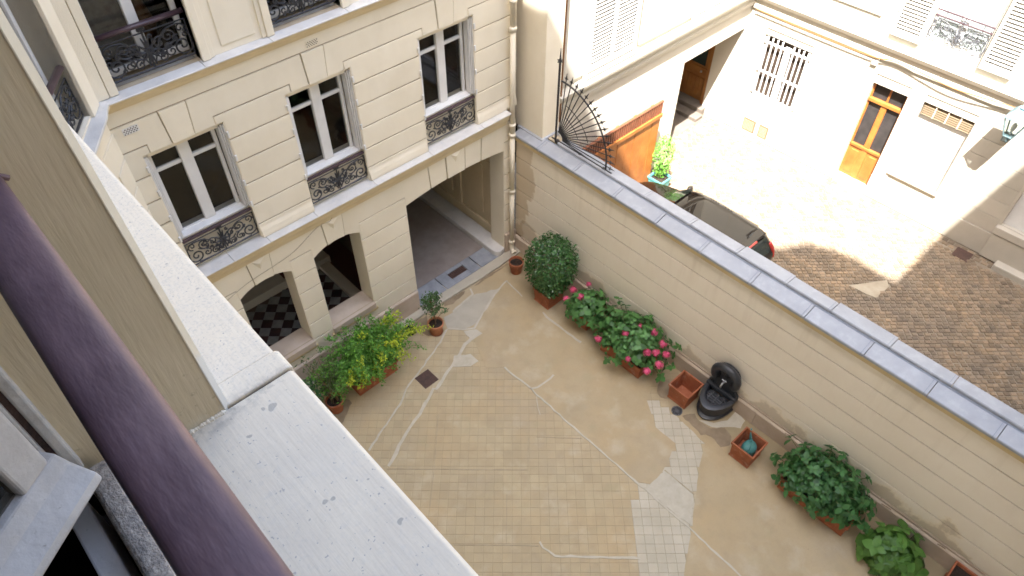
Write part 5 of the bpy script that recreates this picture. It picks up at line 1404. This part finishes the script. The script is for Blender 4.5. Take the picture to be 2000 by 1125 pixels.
# ================================================================== POTS AND PLANTS
def leaf_mesh(name, L_, W_, material, fold=.18, droop=.25, serr=False):
    pts = [0.0, .22, .45, .7, .88, 1.0]; ws = [.06, .78, 1.0, .72, .34, 0.02]
    vs = []; 
    for t, w in zip(pts, ws):
        y = t * L_; z = -droop * L_ * t * t
        vs += [(-w * W_ / 2, y, z + fold * w * W_ / 2), (0, y, z), (w * W_ / 2, y, z + fold * w * W_ / 2)]
    fs = []
    for i in range(len(pts) - 1):
        fs += [(i * 3, i * 3 + 1, i * 3 + 4, i * 3 + 3), (i * 3 + 1, i * 3 + 2, i * 3 + 5, i * 3 + 4)]
    me = bpy.data.meshes.new(name); me.from_pydata(vs, [], fs)
    me.polygons.foreach_set('use_smooth', [True] * len(fs)); me.materials.append(MATS[material]); me.update()
    return me
def leaf_into(mb, M4, L_, W_, rn, fold=.25, droop=.25):
    loc = [(0, 0, 0), (-W_ / 2, L_ * .45, fold * W_ / 2 - droop * L_ * .2), (0, L_ * .5, -droop * L_ * .25), (W_ / 2, L_ * .45, fold * W_ / 2 - droop * L_ * .2), (0, L_, -droop * L_)]
    mb.add([tuple(M4 @ Vector(p)) for p in loc], [(0, 2, 1), (0, 3, 2), (1, 2, 4), (2, 3, 4)], rn)
def frame(pos, axis_, spin, tilt):
    """leaf frame: grows sideways from a shoot along axis_, spin around it, tilt up from the plane"""
    a = axis_.normalized(); ref = Vector((1, 0, 0)) if abs(a.x) < .8 else Vector((0, 1, 0))
    u = a.cross(ref).normalized(); v = a.cross(u)
    d_ = u * math.cos(spin) + v * math.sin(spin)
    y = (d_ * math.cos(tilt) + a * math.sin(tilt)).normalized()
    z = (a * math.cos(tilt) - d_ * math.sin(tilt)).normalized()
    x = y.cross(z)
    M4 = Matrix.Identity(4)
    for i in range(3): M4[i][0] = x[i]; M4[i][1] = y[i]; M4[i][2] = z[i]; M4[i][3] = pos[i]
    return M4
def rnd_dir():
    while True:
        v = Vector((random.uniform(-1, 1), random.uniform(-1, 1), random.uniform(-1, 1)))
        if .1 < v.length < 1: return v.normalized()

def square_pot(parent, x0, x1, y0, y1, z0, h, m_='terracotta', taper=.035, soil=.86, foot=True):
    wl = .028
    def rect(k, z): return [(x0 + k, y0 + k, z), (x1 - k, y0 + k, z), (x1 - k, y1 - k, z), (x0 + k, y1 - k, z)]
    outer = [rect(taper - .008, z0), rect(taper - .008, z0 + .035), rect(taper + .004, z0 + .045), rect(.018, z0 + h - .06), rect(-.0, z0 + h - .055), rect(-.0, z0 + h)]
    inner = [rect(wl, z0 + h), rect(wl + .01, z0 + h - .06), rect(taper + wl, z0 + .04)]
    mb = MB(); rings = outer + inner; vs = [p for r_ in rings for p in r_]
    fs = [(i * 4 + j, i * 4 + (j + 1) % 4, (i + 1) * 4 + (j + 1) % 4, (i + 1) * 4 + j) for i in range(len(rings) - 1) for j in range(4)]
    fs += [(3, 2, 1, 0), tuple((len(rings) - 1) * 4 + j for j in range(4))]
    mb.add(vs, fs)
    p = part('planter', mb, m_, parent, bevel=.006)
    if soil:
        zz = z0 + h * soil; k = wl + .01
        mb = MB(); mb.box(x0 + k, x1 - k, y0 + k, y1 - k, zz - .03, zz); part('soil', mb, 'soil', parent)
    return p
def round_pot(parent, c, r, h, m_='terracotta', soil=.86, rb=.72):
    prof = [(0, 0), (r * rb, 0), (r * (rb + (1 - rb) * .72), h * .78), (r * .96, h * .80), (r * 1.0, h * .81), (r * 1.02, h * .985), (r * 1.0, h), (r * .90, h), (r * .87, h * .85), (r * (rb - .08), h * .1)]
    p = part('pot', MB().lathe(c, prof, 32), m_, parent, smooth=False, bevel=.004)
    for q in p.data.polygons: q.use_smooth = True
    if soil: part('soil', MB().lathe(c, [(0, h * soil), (r * .45, h * soil + .01), (r * .885, h * soil)], 20), 'soil', parent)
    return p

def saucer(parent, c, r): part('saucer', MB().lathe(c, [(0, .004), (r, .004), (r * 1.06, .035), (r * 1.1, .035), (r * 1.04, 0), (0, 0)], 28), 'terracotta', parent, smooth=True)

# 1 empty round pot by the downpipe
c = (-.535, -.60, G0)
t = thing('flower_pot', 'small round terracotta pot holding bare soil beside the downpipe', 'pot', c)
round_pot(t, c, .165, .33, soil=.80)
part('rim_band', MB().lathe(c, [(.15, .20), (.156, .205), (.156, .225), (.15, .23)], 28), 'terracotta', t, smooth=True)
part('dry_stalks', MB().tube([(-.56, -.58, G0 + .26), (-.52, -.60, G0 + .34), (-.50, -.63, G0 + .36)], .006, 5).tube([(-.52, -.62, G0 + .26), (-.57, -.63, G0 + .33)], .005, 5), 'stem', t)

# 2 clipped shrub in a square planter
t = thing('clipped_shrub', 'dense dark green clipped shrub in a square terracotta planter', 'potted shrub', (-.58, -1.68, G0))
square_pot(t, -.86, -.33, -1.93, -1.45, G0, .38)
part('trunk', MB().tube([(-.58, -1.68, G0 + .3), (-.57, -1.67, G0 + .6), (-.56, -1.68, G0 + 1.0)], .03, 8, r1=.015), 'stem', t, smooth=True)
part('trunk', MB().tube([(-.55, -1.72, G0 + .3), (-.50, -1.76, G0 + .6), (-.46, -1.78, G0 + .95)], .022, 8, r1=.01), 'stem', t, smooth=True)
mb = MB(); cb = Vector((-.55, -1.66, G0 + .94)); he = Vector((.43, .46, .64))
for k in range(5200):
    d_ = rnd_dir(); e = 5.0
    s_ = (abs(d_.x) ** e + abs(d_.y) ** e + abs(d_.z) ** e) ** (-1 / e)
    rr = random.uniform(.80, 1.02) if random.random() < .85 else random.uniform(.5, .85)
    p = Vector((d_.x * s_ * he.x * rr, d_.y * s_ * he.y * rr, d_.z * s_ * he.z * rr))
    if p.z < 0: k_ = 1 - .30 * (-p.z / he.z) ** 1.5; p.x *= k_; p.y *= k_
    nrm = Vector((p.x / he.x ** 2, p.y / he.y ** 2, p.z / he.z ** 2 + .5)).normalized()
    ax = (nrm + rnd_dir() * .7).normalized()
    leaf_into(mb, frame(cb + p, ax, random.uniform(0, 6.3), random.uniform(.2, .9)), random.uniform(.055, .085), random.uniform(.03, .045), random.random())
part('foliage', mb, 'leaf_box', t, kind='stuff')

# hydrangeas
LEAFSETS = {}
def leafset(material, sizes):
    key = (material, sizes)
    if key not in LEAFSETS: LEAFSETS[key] = [leaf_mesh('leaf', L_, L_ * random.uniform(.66, .78), material, fold=.12, droop=random.uniform(.08, .28)) for L_ in sizes]
    return LEAFSETS[key]
def hydrangea(t, c, half, tips, material, sizes, heads=(), zbase=G0 + .3, inner=500, per=6, seed=1):
    """c: dome centre, half: half axes of the dome"""
    rs = random.getstate(); random.seed(seed)
    ms = leafset(material, sizes)
    pts = []; tries = 0; mind = (half[0] * half[1] * 3.0 / tips) ** .5
    while len(pts) < tips and tries < 6000:
        tries += 1
        d_ = rnd_dir()
        if d_.z < -.38: continue
        p = Vector((d_.x * half[0], d_.y * half[1], d_.z * half[2])) * random.choice((.86, .94, 1.0, 1.04, 1.16))
        if all((p - q).length > mind * (.93 if tries < 3000 else .6) for q, _ in pts): pts.append((p, d_))
    mbs = MB()
    for p, d_ in pts:
        ax = (Vector((d_.x, d_.y, d_.z * .6 + .75))).normalized(); w = Vector(c) + p
        mbs.tube(smoothpts([(c[0] + p.x * .15, c[1] + p.y * .15, zbase), tuple(Vector((c[0], c[1], c[2])) + p * .5 - Vector((0, 0, .08))), tuple(w)], 4), .007, 5)
        sp0 = random.uniform(0, 6.28)
        for k in range(per):
            lower = k >= 4
            tilt = random.uniform(-.05, .35) if not lower else random.uniform(-.35, .0)
            L_i = random.randrange(len(ms))
            pos = w - ax * (.05 if lower else random.uniform(0, .015))
            M4 = frame(pos, ax, sp0 + k * math.pi / 2 + (.78 if lower else 0) + random.gauss(0, .18), tilt) @ Matrix.Scale(random.uniform(.8, 1.15) if lower else random.uniform(.6, 1.05), 4)
            inst('leaf', ms[L_i], t, M4)
        mbx = None
    part('stems', mbs, 'stem_green', t)
    mb = MB()
    for k in range(inner):
        d_ = rnd_dir(); d_.z = abs(d_.z) * 1.2 - .35
        p = Vector((d_.x * half[0], d_.y * half[1], d_.z * half[2])) * random.uniform(.55, .93)
        ax = (Vector((d_.x, d_.y, d_.z * .5 + .8)) + rnd_dir() * .35).normalized(); L_ = random.choice(sizes) * random.uniform(.7, 1.0)
        leaf_into(mb, frame(Vector(c) + p, ax, random.uniform(0, 6.28), random.uniform(-.4, .3)), L_, L_ * .72, random.random())
    part('inner_foliage', mb, material, t, kind='stuff')
    for h in heads:
        mb = MB(); hc = Vector(h[:3]) + Vector((0, 0, .05)); hr = h[3] * 1.0
        for k in range(75):
            d_ = rnd_dir()
            if d_.z < -.55: continue
            p = hc + Vector((d_.x * hr, d_.y * hr, d_.z * hr * .8)) * random.uniform(.88, 1.05)
            M4 = frame(p, (d_ + rnd_dir() * .35).normalized(), random.uniform(0, 6.28), 0); s_ = .017 * random.uniform(.85, 1.15); rn = random.random()
            for q in range(4):
                a = q * math.pi / 2
                mb.add([tuple(M4 @ Vector((0, 0, 0))), tuple(M4 @ Vector((math.cos(a - .6) * s_ * .8, math.sin(a - .6) * s_ * .8, .003))), tuple(M4 @ Vector((math.cos(a) * s_ * 1.1, math.sin(a) * s_ * 1.1, .001))), tuple(M4 @ Vector((math.cos(a + .6) * s_ * .8, math.sin(a + .6) * s_ * .8, .003)))], [(0, 1, 2, 3)], rn)
        mb.lathe(tuple(hc), [(0, hr * .62), (hr * .5, hr * .45), (hr * .75, 0), (hr * .5, -hr * .45), (0, -hr * .6)], 8); mb.r += [.2] * (len(mb.fc) - len(mb.r))
        part('flower_head', mb, 'petal', t)
        mb = MB(); mb.tube([tuple(hc + Vector((0, 0, -.02))), (hc.x * .8 + c[0] * .2, hc.y * .8 + c[1] * .2, hc.z - .22)], .006, 5); part('flower_stalk', mb, 'stem_green', t)
    random.setstate(rs)

SZ = (.105, .125, .145)
t = thing('hydrangea', 'smaller pink hydrangea in a square planter next to the clipped shrub', 'potted plant', (-.45, -2.62, G0), 'hydrangeas along the garden wall')
square_pot(t, -.68, -.22, -2.88, -2.40, G0, .36)
hydrangea(t, (-.48, -2.66, G0 + .52), (.48, .47, .38), 20, 'leaf_hydrangea', SZ, [(-.56, -2.32, .80, .072), (-.80, -2.36, .74, .066), (-.62, -2.56, .84, .076), (-.2, -2.42, .78, .055)], seed=3, inner=600)
t = thing('hydrangea', 'large hydrangea covered in pink flower heads in a long trough', 'potted plant', (-.5, -3.9, G0), 'hydrangeas along the garden wall')
square_pot(t, -.83, -.20, -4.40, -3.35, G0, .34, taper=.03)
hydrangea(t, (-.46, -3.86, G0 + .56), (.62, .90, .52), 44, 'leaf_hydrangea', SZ, [(-1.03, -3.45, .62, .072), (-.72, -3.84, .90, .066), (-.40, -3.94, .92, .055), (-.30, -4.20, .90, .078), (-.36, -4.48, .84, .084), (-.72, -4.40, .82, .08), (-.60, -4.52, .82, .076), (-.47, -4.66, .78, .078), (-.72, -4.70, .72, .092), (-.93, -4.60, .62, .072), (-1.02, -4.20, .70, .052)], seed=5, inner=1500)
t = thing('hydrangea', 'large flowerless dark green hydrangea in a trough past the watering can planter', 'potted plant', (-.5, -8.1, G0), 'hydrangeas along the garden wall')
square_pot(t, -.83, -.22, -8.80, -7.52, G0, .34, taper=.03)
hydrangea(t, (-.46, -8.10, G0 + .50), (.62, .84, .54), 50, 'leaf_hydrangea_dark', (.11, .13, .15), seed=8, inner=1500)
t = thing('hydrangea', 'low bright green large leaved plant near the bottom right corner', 'potted plant', (-.58, -9.45, G0), 'hydrangeas along the garden wall')
round_pot(t, (-.60, -9.45, G0), .26, .26)
hydrangea(t, (-.58, -9.50, G0 + .26), (.46, .44, .36), 17, 'leaf_bright', (.19, .22, .25), seed=11, inner=400, per=6)

# square planters
t = thing('square_planter', 'empty square terracotta planter standing against the black fountain', 'planter', (-.49, -5.23, G0), 'square terracotta planters')
square_pot(t, -.74, -.25, -5.47, -5.0, G0, .42, soil=None)
t = thing('square_planter', 'square terracotta planter with a green watering can inside', 'planter', (-.68, -6.78, G0), 'square terracotta planters')
square_pot(t, -.92, -.44, -7.01, -6.55, G0, .42, soil=None)
part('soil', MB().box(-.86, -.50, -6.95, -6.61, G0 + .05, G0 + .10), 'terracotta', t)
t = thing('square_planter', 'terracotta planter cut off by the bottom edge of the picture', 'planter', (-.3, -10.4, G0), 'square terracotta planters')
square_pot(t, -.55, -.08, -10.7, -10.23, G0, .42)
# watering can
wc = Vector((-.66, -6.80, G0 + .105))
t = thing('watering_can', 'dark green plastic watering can lying inside the square planter', 'watering can', tuple(wc))
part('can_body', MB().lathe(tuple(wc), [(0, 0), (.125, .0), (.14, .02), (.14, .16), (.12, .21), (.07, .235), (.0, .245)], 28, sx=1.05, sy=.9), 'green_can', t, smooth=True)
part('spout', MB().tube(smoothpts([(wc.x + .12, wc.y + .04, wc.z + .05), (wc.x + .17, wc.y + .10, wc.z + .18), (wc.x + .22, wc.y + .16, wc.z + .34)], 6), .026, 10, r1=.014), 'green_can', t, smooth=True)
part('can_handle', MB().tube(smoothpts([(wc.x - .12, wc.y - .04, wc.z + .06), (wc.x - .17, wc.y - .07, wc.z + .20), (wc.x - .06, wc.y - .03, wc.z + .33), (wc.x + .06, wc.y + .02, wc.z + .30), (wc.x + .05, wc.y + .02, wc.z + .22)], 6), .013, 8), 'green_can', t, smooth=True)
part('spout_stay', MB().tube([(wc.x + .08, wc.y + .02, wc.z + .22), (wc.x + .19, wc.y + .13, wc.z + .28)], .008, 6), 'green_can', t)

# ------------------------------------------------ black wall fountain
FYc = -5.78
ft = thing('wall_fountain', 'black cast wall fountain with arched back and half round basin', 'fountain', (-.3, FYc, G0))
def Fh(a, b, c): return (-.06 - a, FYc + b, G0 + c)
hw = .34
def halfbasin(prof, n=24):
    mb = MB(Fh); k = len(prof)
    for i in range(n + 1):
        an = -math.pi / 2 + math.pi * i / n
        for r, z in prof: mb.v.append(Fh(.02 + math.cos(an) * r * 1.78, math.sin(an) * r, z))
    for i in range(n):
        for j in range(k - 1): mb.fc.append((i * k + j, (i + 1) * k + j, (i + 1) * k + j + 1, i * k + j + 1))
    return mb
b_ = part('basin', halfbasin([(0, .0), (.27, 0), (.31, .02), (.32, .07), (.285, .10), (.285, .30), (.305, .33), (.325, .36), (.325, .40), (.305, .415), (.25, .415), (.23, .39), (.22, .20), (0, .19)]), 'black_cast', ft, smooth=True)
b_.modifiers.new('edge', 'EDGE_SPLIT').split_angle = R(35)
part('basin_grid', MB(Fh).box(.08, .34, -.20, .20, .27, .285), 'black_cast', ft)
for i in range(5): part('grid_bar', MB(Fh).box(.09 + i * .055, .105 + i * .055, -.21, .21, .285, .305), 'iron_grey', ft)
for j in range(3): part('grid_bar', MB(Fh).box(.08, .36, -.13 + j * .12, -.11 + j * .12, .29, .312), 'iron_grey', ft)
part('water', MB(Fh).flat([(.05, -.22), (.40, -.15), (.47, 0), (.40, .15), (.05, .22)], .235, .24), 'car_glass', ft)
# shelf and back plate with scrolled shoulders
part('shelf', MB(Fh).box(-.0, .12, -.325, .325, .36, .47), 'black_cast', ft, bevel=.02, seg=3)
def back_outline():
    pts = [(-.31, .42), (-.32, .50), (-.26, .56), (-.20, .62), (-.19, .70), (-.235, .78), (-.25, .86)]
    for i in range(15):
        a = math.pi - math.pi * i / 14
        pts.append((math.cos(a) * .25, .90 + math.sin(a) * .25))
    return pts + [(-x, z) for x, z in pts[6::-1]]
FBk = lambda s, d, z: (-.06 - d, FYc + s, G0 + z)
part('back_plate', MB(FBk).prism(back_outline(), .0, .06), 'black_cast', ft, bevel=.012)
hood = [(-.19, .74), (-.225, .80)] + [(math.cos(math.pi - math.pi * i / 16) * .235, .90 + math.sin(math.pi * i / 16) * .235) for i in range(17)] + [(.225, .80), (.19, .74)]
part('hood', MB(FBk).tube([(s, .10 + .10 * max(0, (z - .8)), z) for s, z in hood], .078, 14), 'black_cast', ft, smooth=True)
mb = MB(FBk)
for a in range(5):
    mb.tube([(0, .06, .86), (math.cos(R(30 + a * 30)) * .12, .085, .86 + math.sin(R(30 + a * 30)) * .13), (math.cos(R(30 + a * 30)) * .19, .075, .86 + math.sin(R(30 + a * 30)) * .19)], .024, 6, r1=.008)
part('shell_ornament', mb, 'black_cast', ft, smooth=True)
part('tap', MB(FBk).tube(smoothpts([(0, .05, .72), (0, .15, .74), (0, .20, .70), (0, .20, .65)], 5), .02, 10), 'alloy', ft, smooth=True)
part('tap_handle', MB(FBk).tube([(-.05, .12, .775), (.05, .12, .775)], .009, 6).tube([(0, .12, .74), (0, .12, .775)], .01, 6), 'alloy', ft)
for s in (-1, 1): part('scroll', MB(FBk).tube([(s * (.25 + .04 * math.cos(q * .5)), .06, .50 + .06 * math.sin(q * .5)) for q in range(12)], .02, 8), 'black_cast', ft, smooth=True)

# ------------------------------------------------ plants on the passage side
# small citrus tree
c = (-2.945, -.735, G0)
t = thing('potted_tree', 'little round headed tree in a round terracotta pot by the passage', 'potted tree', c)
round_pot(t, c, .165, .30, 'terracotta_pale', soil=.82)
saucer(t, c, .13)
part('trunk', MB().tube(smoothpts([(c[0], c[1], G0 + .2), (c[0] + .01, c[1] + .02, G0 + .45), (c[0] - .02, c[1] + .05, G0 + .72), (c[0] - .01, c[1] + .07, G0 + 1.0)], 4), .014, 7, r1=.006), 'stem', t, smooth=True)
mb = MB(); mbl = MB()
cen = Vector((c[0] - .02, c[1] + .06, G0 + .82))
for k in range(26):
    d_ = rnd_dir(); tip = cen + Vector((d_.x * .23, d_.y * .23, d_.z * .36)) * random.uniform(.6, 1)
    mb.tube([tuple(cen + Vector((0, 0, -.15)) * random.random()), tuple((cen + tip) / 2 + Vector((0, 0, .03))), tuple(tip)], .004, 4)
    for q in range(24):
        p = cen + (tip - cen) * random.uniform(.55, 1.1) + rnd_dir() * .055
        leaf_into(mbl, frame(p, (rnd_dir() + Vector((0, 0, .7))).normalized(), random.uniform(0, 6.28), random.uniform(-.3, .6)), random.uniform(.05, .075), random.uniform(.024, .034), random.random())
for q in range(14):
    p = Vector((c[0] + .18 + q * .009, c[1] - .02 - q * .004, G0 + .48 + q * .005)) + rnd_dir() * .03
    leaf_into(mbl, frame(p, Vector((0, 0, 1)), random.uniform(0, 6.28), .2), .06, .03, random.random())
part('branches', mb, 'stem', t); part('foliage', mbl, 'leaf_citrus', t, kind='stuff')
part('low_branch', MB().tube([(c[0], c[1], G0 + .34), (c[0] + .14, c[1] - .01, G0 + .46), (c[0] + .32, c[1] - .07, G0 + .54)], .006, 5), 'stem', t)
# little black pot
c = (-3.36, -.41, G0)
t = thing('nursery_pot', 'small black plastic nursery pot on the floor between yellow shrub and little tree', 'pot', c)
round_pot(t, c, .10, .15, 'black_plastic', soil=.7)
# yellow shrub in a trough
t = thing('yellow_shrub', 'feathery green shrub with yellow tips in a long terracotta trough', 'potted shrub', (-4.55, -.78, G0))
square_pot(t, -5.06, -4.10, -1.0, -.60, G0, .34, taper=.03)
mbg, mby, mbs = MB(), MB(), MB()
for k in range(210):
    x0 = random.uniform(-4.95, -4.2); y0 = random.uniform(-.93, -.65)
    an = random.uniform(0, 6.28); ln = random.uniform(.3, .75); hgt = random.uniform(.35, 1.0)
    dx = math.cos(an) * ln * 1.0 + (x0 + 4.5) * .40; dy = math.sin(an) * ln * .75
    p0 = Vector((x0, y0, G0 + .28)); p1 = p0 + Vector((dx * .3, dy * .3, hgt * .8)); p2 = p0 + Vector((dx * .8, dy * .8, hgt)); p3 = p0 + Vector((dx * 1.15, dy * 1.15, hgt - random.uniform(.05, .28)))
    if p3.y > -.03: p3.y = -.03
    pts = bez(p0, p1, p2, p3, 12); mbs.tube(pts, .005, 4, r1=.002)
    yel = (random.random() < .45 and dx * .55 - dy * .8 > -.02)
    for i in range(3, 13):
        for q in range(8):
            p = Vector(pts[i]) + rnd_dir() * .05
            isy = yel and i > 6
            leaf_into(mby if isy else mbg, frame(p, (rnd_dir() + Vector((0, 0, .8))).normalized(), random.uniform(0, 6.28), random.uniform(-.3, .5)), random.uniform(.04, .068), random.uniform(.024, .038), random.random())
part('stems', mbs, 'stem_green', t); part('foliage', mbg, 'leaf_lime', t, kind='stuff'); part('yellow_tips', mby, 'leaf_yellow', t, kind='stuff')
# bamboo in a round pot beside the ledge
c = (-5.53, -.92, G0)
t = thing('potted_bamboo', 'thin bamboo like shrub with brown canes in a round pot beside the near ledge', 'potted shrub', c)
round_pot(t, c, .165, .32, 'terracotta', soil=.84)
mbl = MB()
for k in range(11):
    a = random.uniform(0, 6.28); q0 = Vector((c[0] + math.cos(a) * .07, c[1] + math.sin(a) * .07, G0 + .26))
    q1 = q0 + Vector((random.uniform(-.25, .30), random.uniform(-.05, .35), random.uniform(.7, 1.25)))
    mid = (q0 + q1) / 2 + Vector((0, 0, .06))
    pts = smoothpts([tuple(q0), tuple(mid), tuple(q1)], 5)
    part('cane', MB().tube(pts, .008, 6, r1=.003), 'stem' if k % 3 else 'stem_green', t, smooth=True)
    for i in range(3, len(pts)):
        for q in range(6):
            p = Vector(pts[i]) + rnd_dir() * .12
            leaf_into(mbl, frame(p, (rnd_dir() + Vector((0, 0, .5))).normalized(), random.uniform(0, 6.28), random.uniform(-.5, .4)), random.uniform(.05, .095), random.uniform(.018, .028), random.random())
part('foliage', mbl, 'leaf_bamboo', t, kind='stuff')
# dark shrub half hidden by the ledge
c = (-5.95, -.62, G0)
t = thing('dark_shrub', 'dark green leafy plant half hidden behind the near white ledge', 'potted shrub', c)
round_pot(t, c, .16, .28, 'terracotta', soil=.84)
mbl = MB(); part('trunk', MB().tube([(c[0], c[1], G0 + .2), (c[0] + .05, c[1], G0 + .6)], .012, 6), 'stem', t)
for k in range(420):
    d_ = rnd_dir(); p = Vector((c[0] + .06, c[1] - .02, G0 + .55)) + Vector((d_.x * .40, d_.y * .36, d_.z * .28)) * random.uniform(.5, 1)
    leaf_into(mbl, frame(p, (d_ + Vector((0, 0, .8))).normalized(), random.uniform(0, 6.28), random.uniform(-.3, .4)), random.uniform(.06, .10), random.uniform(.03, .045), random.random())
part('foliage', mbl, 'leaf_hydrangea_dark', t, kind='stuff')
# teal planter in the sunny court
t = thing('teal_planter', 'teal square pot with a pale yellow green shrub beside the brown gate', 'potted shrub', (3.98, -.95, G2))
square_pot(t, 3.74, 4.18, -1.22, -.78, G2, .40, 'teal_pot', taper=.05)
mbl = MB(); part('trunk', MB().tube([(3.96, -1.0, G2 + .3), (3.98, -.98, G2 + 1.2)], .02, 6), 'stem', t)
for k in range(900):
    d_ = rnd_dir(); p = Vector((3.98, -.97, G2 + .98)) + Vector((d_.x * .27, d_.y * .25, d_.z * .62)) * random.uniform(.55, 1.05)
    leaf_into(mbl, frame(p, (d_ + Vector((0, 0, .8))).normalized(), random.uniform(0, 6.28), random.uniform(-.3, .4)), random.uniform(.05, .09), random.uniform(.03, .045), random.random())
part('foliage', mbl, 'leaf_lime', t, kind='stuff')
# dead twigs lying along the wall plinth
tw = [(-.07, -7.10, .50, .10), (-.07, -8.95, .50, .16), (-.06, -9.9, .50, .12)]
for i, (x, y, z, l) in enumerate(tw):
    single('dry_twig', MB().tube([(x, y, z), (x - .01, y - l * .5, z + .03), (x + .005, y - l, z + .015)], .008, 5), 'stem', (x, y, z),
           ['short dry twig on the plinth left of the big green hydrangea', 'dry curled twig on the plinth above the low bright plant', 'dry twig on the plinth near the bottom right corner'][i], 'twig')
bpy.context.view_layer.update()
